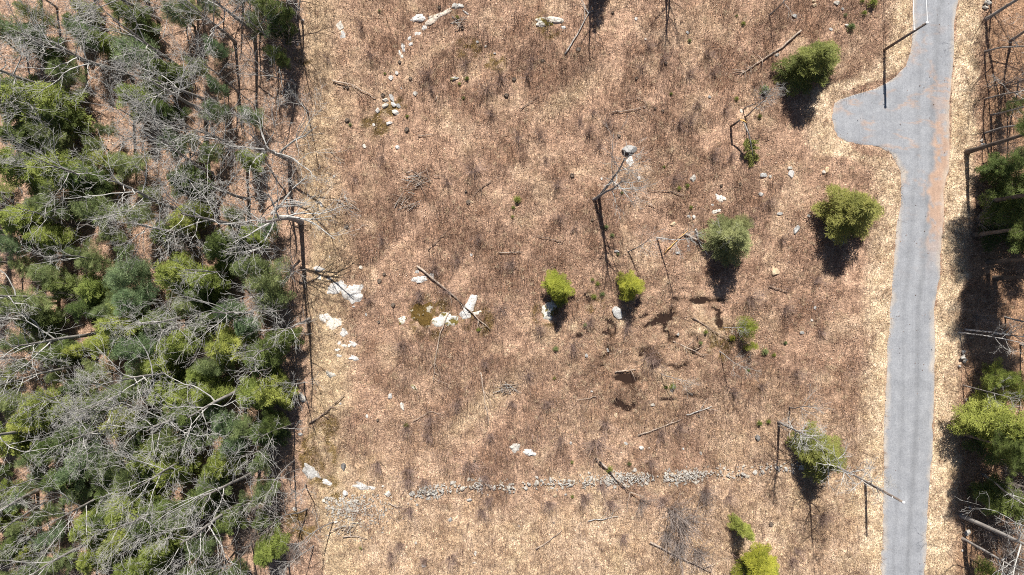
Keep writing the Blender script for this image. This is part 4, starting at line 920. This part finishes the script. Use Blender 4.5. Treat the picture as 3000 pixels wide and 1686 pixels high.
for i, (x, y, r_, mat) in enumerate(SEEDLINGS):
    k = (i % 3, mat)
    if k not in SEEDM: SEEDM[k] = mesh_np('seedling', *SEED[i % 3][:2], M[mat], SEED[i % 3][2])
    s = r_ * PX * .95; X, Y = W(x, y)
    o = link('seedling', SEEDM[k], None, (X, Y, gz1(X, Y) - .05), (0, 0, i * 1.1), (s, s, s * .9)); tag(o, None, 'seedling', 'green seedlings in the clearing')
    later(o, {'hemlock': 'yellow-green seedling', 'pine': 'soft green seedling', 'olive': 'olive seedling', 'dark': 'dark green seedling', 'bright': 'bright yellow seedling'}[mat], x, y)

# ------------------------------------------------------------------ leafless shrubs
def shrub_mesh(seed, mat):
    r = random.Random(seed); tb = TB()
    for k in range(36):
        az = r.uniform(0, 6.28); sp = abs(r.gauss(0, .42)); d = Vector((math.cos(az) * sp, math.sin(az) * sp, 1))
        L = r.uniform(1.2, 2.3)
        pts, dirs = wander(r, Vector((math.cos(az) * .1, math.sin(az) * .1, -.05)), d, L, 4, .10, -.02)
        tb.tube(pts, [.013, .011, .009, .007, .005], 3)
        for j in range(8):
            i = r.choice((1, 2, 3, 4)); nd = dirs[i] + rv(r) * .45
            p2, _ = wander(r, pts[i], nd, r.uniform(.25, .75), 2, .12, 0)
            tb.tube(p2, [.006, .005, .004], 3)
    return tb.mesh('bare_shrub', M[mat], False)
SHM = [shrub_mesh(s, 'twig') for s in range(6)] + [shrub_mesh(30 + s, 'greytwig') for s in range(3)]
SHRUBS = [(1425, 262, 1.2), (1254, 225, 1.1), (1262, 265, .9), (1365, 188, .9), (1386, 500, 1.5), (1722, 392, 1.0), (1780, 362, 1.1), (1755, 432, .9), (1738, 330, .8), (2015, 218, 1.1), (2070, 160, .9), (2088, 212, .9), (2122, 322, .9), (2085, 455, 1.0), (1990, 362, 1.1), (2018, 358, 1.0), (2042, 308, .9), (1632, 542, .9), (1975, 522, 1.0),
          (1275, 788, 1.1), (1227, 858, 1.2), (1470, 905, 1.1), (1303, 850, 1.0), (1580, 962, 1.0), (1680, 1008, 1.2), (1730, 942, 1.0), (1836, 962, 1.0), (1900, 1042, 1.6), (2195, 872, 1.4), (1110, 1352, 1.1), (1192, 1252, 1.1), (1195, 1372, 1.3), (1198, 1405, 1.2), (1242, 1408, 1.1), (1372, 1358, 1.3), (1422, 1396, 1.1), (1262, 1225, 1.2), (1255, 1270, 1.0), (1436, 1275, .9),
          (1146, 1622, 1.0), (1320, 1632, 1.2), (1245, 1640, .9), (1410, 1495, 1.1), (1432, 1462, 1.0), (1202, 1488, 1.2), (1172, 1590, 1.0), (1748, 1292, 1.8), (1772, 1238, 1.1), (1645, 1282, 1.0), (1706, 1452, 1.2), (1787, 1468, 1.3), (1762, 1420, 1.1), (1608, 1472, 1.0), (1942, 1462, 1.2), (2066, 1432, 1.1), (1992, 1252, 1.0), (1826, 1570, 1.1), (1906, 1352, 1.0), (2132, 1455, 1.0),
          (1935, 1268, 1.0), (1465, 225, 1.0), (1440, 330, .9), (1545, 225, .8), (1558, 178, .9), (1600, 60, .7), (1900, 135, .8), (1940, 175, .9), (1310, 535, .9), (1700, 355, .7), (1640, 640, .9), (1685, 670, .8), (1400, 700, .9), (1340, 760, .9), (1500, 770, 1.0), (1120, 700, .8), (1080, 880, .8), (1180, 1010, 1.0), (1420, 1060, .9), (1340, 1180, 1.1), (1500, 1180, .9), (1550, 1100, .9), (1600, 1180, 1.0),
          (2200, 640, .9), (2290, 700, .9), (2300, 900, 1.0), (2230, 1130, .9), (2150, 1150, .9), (2330, 1090, .9), (2400, 970, .9), (2390, 820, .9), (2410, 1510, 1.2), (2320, 1640, 1.1), (2335, 1610, .9), (1085, 160, .9), (960, 170, .8), (1060, 80, .8), (1580, 395, .9), (1520, 400, 1.0), (1600, 470, .8), (1120, 460, .8), (1040, 520, .8), (2140, 460, .8), (2250, 590, .9), (1880, 205, .8)]
for i, (x, y, s) in enumerate(SHRUBS):
    X, Y = W(x, y); o = link('bare_shrub', SHM[i % 6], None, (X, Y, gz1(X, Y)), (rnd.uniform(-.1, .1), rnd.uniform(-.1, .1), rnd.uniform(0, 6.28)), (s, s, s * rnd.uniform(.8, 1.1)))
    tag(o, None, 'shrub', 'leafless reddish shrubs'); later(o, 'large bare reddish shrub' if s >= 1.2 else 'bare reddish shrub', x, y)
rs = np.random.default_rng(31)
for i in range(64):           # grey twiggy undergrowth of the woods
    left = i < 48
    x, y = (rs.uniform(20, 880), rs.uniform(-20, 1690)) if left else (rs.uniform(2850, 2995), rs.uniform(0, 1680)); s = rs.uniform(1.2, 2.3); X, Y = W(x, y)
    o = link('bare_shrub', SHM[6 + i % 3], None, (X, Y, gz1(X, Y)), (0, 0, rs.uniform(0, 6.28)), (s, s, s * 1.15)); tag(o, None, 'shrub', 'grey undergrowth of the woods'); WOODLIST.append((o, 'grey twiggy shrub', 'left' if left else 'right', *seen(x, y, s)))
GREYSHRUBS = [(1965, 1490, 2.4, 'large grey leafless thicket below the stone wall, upper part'), (2000, 1530, 2.3, 'large grey leafless thicket below the stone wall, middle part'), (1990, 1590, 1.9, 'grey leafless thicket below the stone wall, lower part'), (2040, 1610, 1.8, 'grey leafless shrub at the lower right of the thicket'), (1880, 1470, 1.3, 'grey twiggy shrub under the wall left of the thicket'), (1955, 1560, 1.6, 'grey twiggy shrub at the left side of the thicket'), (2060, 1440, 1.3, 'grey twiggy shrub just below the wall above the thicket')]
for i, (x, y, s, lab) in enumerate(GREYSHRUBS):
    X, Y = W(x, y); o = link('bare_shrub', SHM[6 + i % 3], None, (X, Y, gz1(X, Y)), (0, .15, i * 2.0), (s, s, s)); tag(o, lab, 'shrub', 'grey thicket below the wall')

# ------------------------------------------------------------------ fallen logs, brush piles, the snapped conifer, poles
LOGS = [([(1223, 779), (1300, 842), (1370, 905), (1437, 966)], .135, 'dead', 'long fallen log lying across the mossy outcrop', 4), ([(1748, 1343), (1785, 1380), (1822, 1418), (1851, 1448)], .15, 'dead', 'pale fallen log lying across the stone wall', 2),
        ([(2343, 92), (2290, 140), (2230, 178), (2165, 222)], .12, 'dead', 'long fallen trunk with forked branches left of the topmost conifer', 9), ([(1790, 332), (1845, 326), (1896, 312)], .07, 'dead', 'thin fallen branch with a hooked end near the top of the clearing', 3),
        ([(1896, 311), (1882, 296), (1862, 287)], .07, 'darkdead', 'short hooked branch above the thin fallen branch', 1), ([(1523, 322), (1548, 304), (1574, 280)], .07, 'darkdead', 'thin stick lying below the dark stump at the upper clearing', 3), ([(1655, 163), (1690, 105), (1733, 20)], .09, 'pale', 'pale branches lying along the dark shade at the top edge', 6),
        ([(975, 237), (1030, 250), (1088, 280)], .10, 'dead', 'fallen branch in the grass between the woods and boulder cluster', 2), ([(1317, 915), (1290, 973), (1275, 1060), (1270, 1120)], .08, 'dead', 'thin dead stem running down from the mossy outcrop', 5), ([(1254, 733), (1280, 708), (1309, 678)], .06, 'darkdead', 'pair of thin sticks above the white ledge patch', 2),
        ([(2005, 686), (2045, 706), (2086, 729)], .16, 'dead', 'pale weathered log pointing at the pale pine', 1), ([(1946, 740), (1980, 707), (2014, 675)], .08, 'split', 'thin orange-tan stick left of the weathered log', 0), ([(2036, 671), (2046, 712), (2071, 748)], .11, 'birch', 'white birch log with dark bands beside the weathered log', 0),
        ([(1803, 1090), (1830, 1086), (1861, 1082)], .09, 'dead', 'short pale log just above the dark brown pool', 2), ([(1970, 1000), (2020, 1022), (2067, 1047)], .08, 'dead', 'thin fallen stem in the right of the wet hollow', 4), ([(2028, 931), (2085, 968), (2140, 1000)], .08, 'darkdead', 'dark fallen stem reaching the sparse yellow-green sapling', 4),
        ([(905, 1240), (960, 1205), (1010, 1155)], .12, 'darkdead', 'dark fallen stem rising from the woods into the clearing', 3), ([(1410, 1090), (1420, 1165), (1433, 1245)], .08, 'dead', 'thin straight stem lying up and down in the lower clearing', 3), ([(1869, 1275), (1930, 1255), (1993, 1229)], .10, 'dead', 'pale straight log below the wet hollow, lower of two', 1),
        ([(2009, 1217), (2050, 1202), (2086, 1190)], .09, 'pale', 'pale straight log below the wet hollow, upper of two', 2), ([(1904, 1586), (1990, 1630), (2082, 1675)], .13, 'dead', 'long log under the grey thicket near the bottom edge', 3), ([(1570, 1607), (1610, 1578), (1646, 1551)], .09, 'dead', 'short straight log lying in straw near the bottom edge', 0),
        ([(1721, 1524), (1765, 1520), (1810, 1512)], .07, 'pale', 'pale split sticks lying below the middle of the stone wall', 4), ([(2250, 838), (2280, 848), (2305, 858)], .08, 'darkdead', 'short dark stick below the rounded tan boulder', 1), ([(1440, 530), (1400, 560), (1384, 585)], .06, 'darkdead', 'thin stick near the centre-left of the clearing', 2),
        ([(1650, 712), (1615, 700), (1570, 690)], .06, 'darkdead', 'thin twig lying left of the two-stemmed tree shadow', 2), ([(1460, 740), (1490, 742), (1525, 738)], .07, 'dead', 'short pale stick in the middle of the clearing', 2), ([(1745, 1160), (1720, 1168), (1690, 1172)], .06, 'dead', 'thin pale stick left of the lowest brown pools', 1), ([(860, 275), (895, 320), (905, 350)], .06, 'pale', 'thin pale pole fallen at the wood edge', 0),
        ([(820, 200), (832, 262), (850, 290)], .06, 'pale', 'thin pale pole standing slanted at the wood edge', 0), ([(2000, 575), (1955, 560), (1905, 560)], .07, 'darkdead', 'dark broken branch right of the two-stemmed bare tree', 3), ([(1900, 598), (1932, 624)], .07, 'dead', 'short pale stick right of the two-stemmed tree', 0), ([(1210, 1235), (1260, 1205), (1300, 1215)], .05, 'dead', 'thin crooked stick among reddish shrubs in the lower clearing', 2),
        ([(1140, 1470), (1160, 1485), (1180, 1480)], .08, 'dead', 'crooked grey stick below the wall end', 1), ([(1005, 1570), (1040, 1568), (1080, 1578)], .07, 'dead', 'pale stick below the stone rubble patch', 2), ([(1100, 290), (1085, 282)], .06, 'dead', 'short tan stick left of the boulder cluster', 0), ([(1275, 295), (1288, 276)], .07, 'dead', 'short tan stick right of the boulder cluster', 0), ([(1225, 400), (1245, 397), (1268, 394)], .06, 'dead', 'short pale stick below right of the boulder cluster', 0)]
for i, (path, r0, mat, lab, nbr) in enumerate(LOGS):
    r = random.Random(300 + i); X0, Y0 = W(*path[0]); root = bpy.data.objects.new('fallen_log', None); COL.objects.link(root); root.location = (X0, Y0, gz1(X0, Y0))
    P3 = []
    for (x, y) in path:
        X, Y = W(x, y); P3.append(Vector((X - X0, Y - Y0, gz1(X, Y) - root.location.z + r0 * 1.05 + (.42 if 'stone wall' in lab and 'across' in lab else .17))))
    pts = []
    for a, b in zip(P3[:-1], P3[1:]):
        for q in range(4): pts.append(a.lerp(b, q / 4) + Vector((r.gauss(0, .04), r.gauss(0, .04), 0)))
    pts.append(P3[-1]); n = len(pts)
    tb = TB(); tb.tube(pts, [r0 * (1 - .6 * k / (n - 1)) for k in range(n)], 7, True)
    link('stem', tb.mesh('stem', M[mat]), root)
    for b in range(nbr):
        k = r.randrange(n // 3, n - 1); d = (pts[k + 1] - pts[k]).normalized(); a = r.choice((-1, 1)) * r.uniform(.35, 1.1)
        d = Vector((d.x * math.cos(a) - d.y * math.sin(a), d.x * math.sin(a) + d.y * math.cos(a), r.uniform(-.02, .25)))
        bt = TB(); p2, _ = wander(r, pts[k], d, r.uniform(.8, 2.6), 4, .12, 0); bt.tube(p2, [r0 * .42, r0 * .35, r0 * .28, r0 * .2, .01], 4)
        link('branch', bt.mesh('branch', M[mat]), root)
    tag(root, lab, 'log', 'fallen logs and sticks')
stick = TB(); stick.tube([Vector((-.5, 0, 0)), Vector((-.1, .03, .01)), Vector((.5, 0, 0))], [.035, .03, .015], 4); stick_me = {m: stick.mesh('stick', M[m]) for m in ('dead', 'pale', 'darkdead')}
for (x, y, rx, n, lab) in ((1228, 532, 52, 34, 'pile of cut sticks in the upper left clearing'), (1188, 592, 34, 22, 'loose pile of pale sticks below the upper slash pile'), (1488, 1140, 26, 24, 'grey brush pile in the lower clearing'), (1020, 600, 30, 14, 'scatter of sticks at the wood edge below the forked tree'), (1005, 1545, 40, 18, 'scatter of pale sticks below the rubble patch'), (850, 260, 30, 16, 'tangle of pale sticks at the wood edge near the top'), (1350, 70, 22, 14, 'dark heap of branches right of the long white slab')):
    X0, Y0 = W(x, y); root = bpy.data.objects.new('brush_pile', None); COL.objects.link(root); root.location = (X0, Y0, 0); r = random.Random(int(x)); tag(root, lab, 'brush pile')
    main = r.uniform(-.5, 1.0)
    for k in range(n):
        u, w = r.gauss(0, .5) * rx * PX, r.gauss(0, .45) * rx * .75 * PX; L = r.uniform(.8, 2.4)
        link('stick', stick_me[r.choice(('dead', 'pale', 'darkdead'))], root, (u, w, gz1(X0 + u, Y0 + w) + r.uniform(.08, .45)), (0, r.uniform(-.15, .15), main + r.gauss(0, .6)), (L, 1.1, 1.1))

def snapped_conifer():
    x, y = 2140, 372; X, Y = W(x, y); root = bpy.data.objects.new('snapped_conifer', None); COL.objects.link(root); root.location = (X, Y, gz1(X, Y))
    tb = TB(); tb.tube([Vector((0, 0, -.1)), Vector((.05, 0, 1.5)), Vector((.15, .1, 3.0))], [.14, .12, .11], 7, True); link('stump_stem', tb.mesh('stump_stem', M['bark']), root)
    tb = TB(); tb.tube([Vector((.10, .15, 2.9)), Vector((.55, .0, 3.1)), Vector((.95, -.25, 3.0))], [.05, .12, .05], 6, True); link('split_wood', tb.mesh('split_wood', M['split']), root)
    a = Vector((.6, -.1, 3.0)); b = Vector((2.7, -4.2, .4)); tb = TB(); tb.tube([a, a.lerp(b, .35) + Vector((.15, 0, .25)), a.lerp(b, .7) + Vector((.1, 0, .15)), b], [.11, .09, .07, .03], 6, True); link('fallen_stem', tb.mesh('fallen_stem', M['grey']), root)
    r = np.random.default_rng(9); cen = []; dr = []; tone = []
    av, bv = np.array(a), np.array(b); ax = (bv - av) / np.linalg.norm(bv - av); side = np.cross(ax, [0, 0, 1]); side /= np.linalg.norm(side)
    for k in range(70):
        t = r.uniform(.42, 1.05); L = r.uniform(.4, 1.35) * (1.15 - .4 * t); sg = r.choice((-1, 1)); d = side * sg * r.uniform(.5, 1) + ax * .6 + np.array([0, 0, r.uniform(-.25, .25)])
        d /= np.linalg.norm(d); p = av + (bv - av) * t
        for u in np.arange(.15, L, .16): cen.append(p + d * u); dr.append(d); tone.append(r.normal(.5, .15))
    V, F, Cl = blades(np.array(cen), np.array(dr), r, 6, (.14, .30), (.06, .12), .02, .5, np.array(tone)); V[:, 2] = np.maximum(V[:, 2], .05)
    link('crown', mesh_np('crown', V, F, M['olive'], Cl), root)
    tag(root, 'snapped conifer with orange split wood and its green top hanging down', 'tree')
snapped_conifer()

def pole(x, y, h, lab, cap):
    X, Y = W(x, y); root = bpy.data.objects.new('utility_pole', None); COL.objects.link(root); root.location = (X, Y, gz1(X, Y)); tag(root, lab, 'utility pole', 'utility poles beside the road')
    tb = TB(); tb.tube([Vector((0, 0, -.3)), Vector((0, 0, h * .5)), Vector((0, 0, h))], [.17, .15, .125], 12, True); link('shaft', tb.mesh('shaft', M['pole']), root)
    m, nt, b = new_mat('porcelain'); b.inputs['Base Color'].default_value = (.75, .75, .74, 1); b.inputs['Roughness'].default_value = .3
    tb = TB(); tb.tube([Vector((0, 0, h)), Vector((0, 0, h + .1)), Vector((0, 0, h + .2)), Vector((0, 0, h + .28))], [.07, .17, .17, .06], 10, True); link('insulator', tb.mesh('insulator', m), root)
    tb = TB(); tb.tube([Vector((0, 0, h * .97)), Vector((-.30, 0, h * .97))], [.035, .035], 6, True); link('bracket', tb.mesh('bracket', M['pole']), root)
    tb = TB(); tb.tube([Vector((-.13, 0, h * .78)), Vector((-.24, 0, h * .78))], [.06, .06], 8, True); link('clamp', tb.mesh('clamp', m), root)
    tb = TB(); tb.tube([Vector((.155, 0, .1)), Vector((.14, 0, h * .6)), Vector((.135, 0, h * .95))], [.014, .014, .014], 4); link('ground_wire', tb.mesh('ground_wire', M['stump']), root)
    return X, Y
mw, nt, b = new_mat('white_wire'); b.inputs['Base Color'].default_value = (.80, .80, .78, 1); b.inputs['Roughness'].default_value = .5
px_, py_ = pole(2590, 148, 8.6, 'brown utility pole beside the asphalt turnout', True)
pole(2535, 1411, 8.2, 'brown utility pole on the straw verge near the lower right', False)
for (dx, z, lab) in ((0.0, 8.85, 'white wire running up from the top of the pole by the turnout'), (-.2, 6.7, 'white wire running up from lower on the pole by the turnout')):
    tb = TB(); pts = [Vector((0, q, -.9 * math.sin(math.pi * q / 48.0))) for q in np.linspace(0, 48, 14)]; tb.tube(pts, [.032] * 14, 5)
    o = link('wire', tb.mesh('wire', mw), None, (px_ + dx, py_, z)); tag(o, lab, 'wire', 'overhead wires')

# ------------------------------------------------------------------ litter, stems and grass nobody could count
bk = np.array(BLOCK)
_gx = np.arange(-270, 3271, 4.0); _gy = np.arange(-210, 1901, 4.0)
_cg = cover(*np.meshgrid(_gx, _gy))
def cover_at(x, y):
    j = np.clip(((x + 270) / 4 + .5).astype(int), 0, len(_gx) - 1); i = np.clip(((y + 210) / 4 + .5).astype(int), 0, len(_gy) - 1)
    return {k: v[i, j] for k, v in _cg.items()}
def gzv(X, Y):
    g = GRID['z']; i = np.clip((Y - GRID['y0']) / .30, 0, g.shape[0] - 1.001); j = np.clip((X - GRID['x0']) / .30, 0, g.shape[1] - 1.001)
    a, b = i.astype(int), j.astype(int); u, v = i - a, j - b
    return (g[a, b] * (1 - v) + g[a, b + 1] * v) * (1 - u) + (g[a + 1, b] * (1 - v) + g[a + 1, b + 1] * v) * u
def free(x, y, m=1.0):
    ok = np.ones(len(x), bool); cell = {}
    for (bx, by, br) in bk:
        ok &= ((x - bx) ** 2 + (y - by) ** 2) > (br * m) ** 2
    return ok
def sample(n, dens, seed):
    r = np.random.default_rng(seed); X = []; Y = []; got = 0
    while got < n:
        x = r.uniform(-260, 3260, 60000); y = r.uniform(-200, 1890, 60000); c = cover_at(x, y)
        k = (r.random(60000) < dens(c, x, y)); x, y = x[k], y[k]
        X.append(x); Y.append(y); got += len(x)
    x = np.concatenate(X)[:n]; y = np.concatenate(Y)[:n]
    k = free(x, y); x, y = x[k], y[k]
    return x, y, cover_at(x, y), r
def leaves(n):
    x, y, c, r = sample(n, lambda c, x, y: sstep(.36, .66, fbm(x, y, 60, 1, 5)) * np.clip(.75 - .72 * c['road'] * 1.03 - .25 * c['straw'] + .2 * c['forest'], .014 + .10 * sstep(.50, .64, fbm(x, y, 16, 3, 3)) * np.exp(-((y - 830) / 210) ** 4), 1) * (1 - c['pool']), 1)
    n = len(x); wx = (x - 1500) * PX; wy = (843 - y) * PX; z = np.where(c['road'] > .4, .085, gzv(wx, wy) + .05)
    nrm = r.normal(size=(n, 3)) * np.array([.62, .62, 0]) + np.array([0, 0, 1]); nrm /= np.linalg.norm(nrm, axis=1, keepdims=True)
    a = np.cross(nrm, r.normal(size=(n, 3))); a /= np.linalg.norm(a, axis=1, keepdims=True); b = np.cross(nrm, a)
    s = r.uniform(.04, .10, (n, 1)); a *= s; b *= s * .62; p = np.stack([wx, wy, z + r.uniform(0, .10, n)], 1)
    V = np.stack([p - a, p + b, p + a, p - b], 1).reshape(-1, 3)
    pal = np.array([[.50, .35, .255], [.42, .28, .195], [.33, .205, .145], [.22, .135, .10], [.62, .49, .38], [.46, .27, .16]])
    w = np.array([.25, .22, .17, .14, .16, .06]); ci = r.choice(6, n, p=w); col = pal[ci] * r.uniform(.8, 1.2, (n, 1))
    st = (c['straw'] * (1 - c['forest']))[:, None]; col = col * (1 - st * .75) + np.array([.62, .49, .33]) * r.uniform(.7, 1.1, (n, 1)) * st * .75
    br = c['brush'][:, None]; col = col * (1 - .35 * br)
    near_edge = np.minimum(x - at_y(ROAD_L, y), at_y(ROAD_R, y) - x); rd = (c['road'] > .4)[:, None]; col = np.where(rd & (near_edge[:, None] > 14), np.array([.17, .09, .055]), col)
    o = link('leaf_litter', mesh_np('leaf_litter', V, np.arange(4 * n).reshape(-1, 4), M['litter'], np.repeat(col, 4, 0))); tag(o, 'brown fallen leaves strewn over the ground', 'leaf litter', None, 'stuff')
leaves(100000)
def ribbons(name, label, cat, n, seed, dens, hgt, wid, spread, pal, mat, hscale=None, drop=0.):
    x, y, c, r = sample(n, dens, seed); n = len(x)
    wx = (x - 1500) * PX; wy = (843 - y) * PX; z = gzv(wx, wy) - .02
    h = r.uniform(*hgt, size=n) * (1 if hscale is None else hscale(c))
    az = r.uniform(0, 6.283, n)
    # neighbouring stems are combed the same way
    comb = fbm(x, y, 45, 3, 2) * 12.6; az = np.where(r.random(n) < .5, comb + r.normal(size=n) * .5, az)
    sp = np.abs(r.normal(size=n)) * spread; d = np.stack([np.cos(az) * sp, np.sin(az) * sp, np.ones(n)], 1); d /= np.linalg.norm(d, axis=1, keepdims=True)
    d2 = d + np.stack([np.cos(az), np.sin(az), np.zeros(n)], 1) * (.25 + drop)[..., None] if isinstance(drop, np.ndarray) else d + np.stack([np.cos(az) * (.25 + drop), np.sin(az) * (.25 + drop), np.full(n, -drop)], 1)
    d2 /= np.linalg.norm(d2, axis=1, keepdims=True)
    fa = r.uniform(0, 6.283, n); s = np.stack([np.cos(fa), np.sin(fa), np.zeros(n)], 1) * r.uniform(*wid, size=(n, 1))
    p = np.stack([wx, wy, z], 1); m = p + d * (h * .5)[:, None]; t = m + d2 * (h * .5)[:, None]
    V = np.stack([p - s, p + s, m + s * .8, m - s * .8, t], 1).reshape(-1, 3); i = np.arange(n)[:, None] * 5
    F = np.concatenate([i + np.array([[0, 1, 2]]), i + np.array([[0, 2, 3]]), i + np.array([[3, 2, 4]])], 0)
    pal = np.array(pal); col = pal[r.choice(len(pal), n)] * r.uniform(.75, 1.25, (n, 1))
    o = link(name, mesh_np(name, V, F, M[mat], np.repeat(col, 5, 0))); tag(o, label, cat, None, 'stuff')
ribbons('dry_stems', 'dry brown stems and low brush standing over the clearing', 'brush', 120000, 3,
        lambda c, x, y: np.clip(.28 + .65 * c['brush'] + .10 * c['south'], 0, 1) * (1 - c['forest'] * .85) * (1 - c['road']) * (1 - c['verge'] * .95) * (1 - c['pool']) * (1 - c['strip'] * .8) * (1 - .5 * c['rforest']),
        (.35, 1.25), (.008, .016), .32, [(.21, .130, .085), (.16, .094, .062), (.29, .195, .13), (.23, .155, .11)], 'stems')
ribbons('straw_grass', 'pale flattened straw grass on verges and openings', 'grass', 95000, 4,
        lambda c, x, y: np.clip(.05 + 1.0 * c['straw'] + .25 * c['hollow'], 0, 1) * (1 - c['forest'] * .95) * (1 - c['road']) * (1 - c['pool']) * (1 - c['rforest'] * .8),
        (.25, .65), (.009, .017), 1.0, [(.62, .47, .30), (.52, .385, .24), (.70, .56, .38), (.42, .30, .185)], 'grass', None, .35)

def tussocks(n):
    x, y, c, r = sample(n, lambda c, x, y: np.clip(.25 + .5 * c['straw'] + .6 * c['hollow'] + .2 * c['brush'], 0, 1) * (1 - c['forest'] * .9) * (1 - c['road']) * (1 - c['pool']) * (1 - c['verge'] * .6) * (1 - c['rforest'] * .7), 21)
    n = len(x); m = 22; size = np.repeat(r.uniform(.16, .50, n), m) * r.uniform(.6, 1.3, n * m); tone = np.repeat(r.choice(4, n, p=(.34, .30, .22, .14)), m)
    wx = np.repeat((x - 1500) * PX, m) + r.normal(size=n * m) * .10; wy = np.repeat((843 - y) * PX, m) + r.normal(size=n * m) * .10
    p = np.stack([wx, wy, gzv(wx, wy) - .02], 1); az = np.tile(np.arange(m) * 6.283 / m, n) + r.normal(size=n * m) * .8
    o = np.stack([np.cos(az), np.sin(az), np.zeros(n * m)], 1); s = np.stack([-np.sin(az), np.cos(az), np.zeros(n * m)], 1) * r.uniform(.006, .013, (n * m, 1))
    mid = p + o * (size * .35)[:, None] + np.array([0, 0, 1]) * (size * .55)[:, None]; tip = p + o * (size * r.uniform(.7, 1.1, n * m))[:, None] + np.array([0, 0, 1]) * (size * .25)[:, None]
    V = np.stack([p - s, p + s, mid + s, mid - s, tip], 1).reshape(-1, 3); i = np.arange(n * m)[:, None] * 5
    F = np.concatenate([i + np.array([[0, 1, 2]]), i + np.array([[0, 2, 3]]), i + np.array([[3, 2, 4]])], 0)
    pal = np.array([(.52, .39, .26), (.42, .29, .195), (.30, .195, .135), (.62, .49, .34)]); col = pal[tone] * r.uniform(.8, 1.2, (n * m, 1))
    tag(link('grass_tussocks', mesh_np('grass_tussocks', V, F, M['grass'], np.repeat(col, 5, 0))), 'dry grass tussocks dotted over the clearing', 'grass', None, 'stuff')
tussocks(6500)
ribbons('tall_stems', 'taller bare shoots standing singly over the clearing', 'shoots', 26000, 8,
        lambda c, x, y: np.clip(.25 + .6 * c['brush'] + .2 * c['south'], 0, 1) * (1 - c['forest'] * .6) * (1 - c['road']) * (1 - c['verge'] * .97) * (1 - c['pool']) * (1 - c['strip'] * .8),
        (.9, 2.3), (.012, .022), .16, [(.20, .135, .115), (.16, .105, .09), (.28, .205, .18)], 'stems')
ribbons('bent_grass', 'long brown grass bent over in combed swirls', 'grass', 70000, 5,
        lambda c, x, y: sstep(.45, .62, fbm(x, y, 90, 2, 3)) * (1 - c['forest']) * (1 - c['road']) * (1 - c['pool']) * (1 - c['verge'] * .8) * (1 - c['rforest']),
        (.5, 1.2), (.010, .018), 1.1, [(.33, .22, .155), (.25, .155, .11), (.42, .30, .21), (.19, .115, .085)], 'grass', None, .5)
settle_labels(); settle_woods()
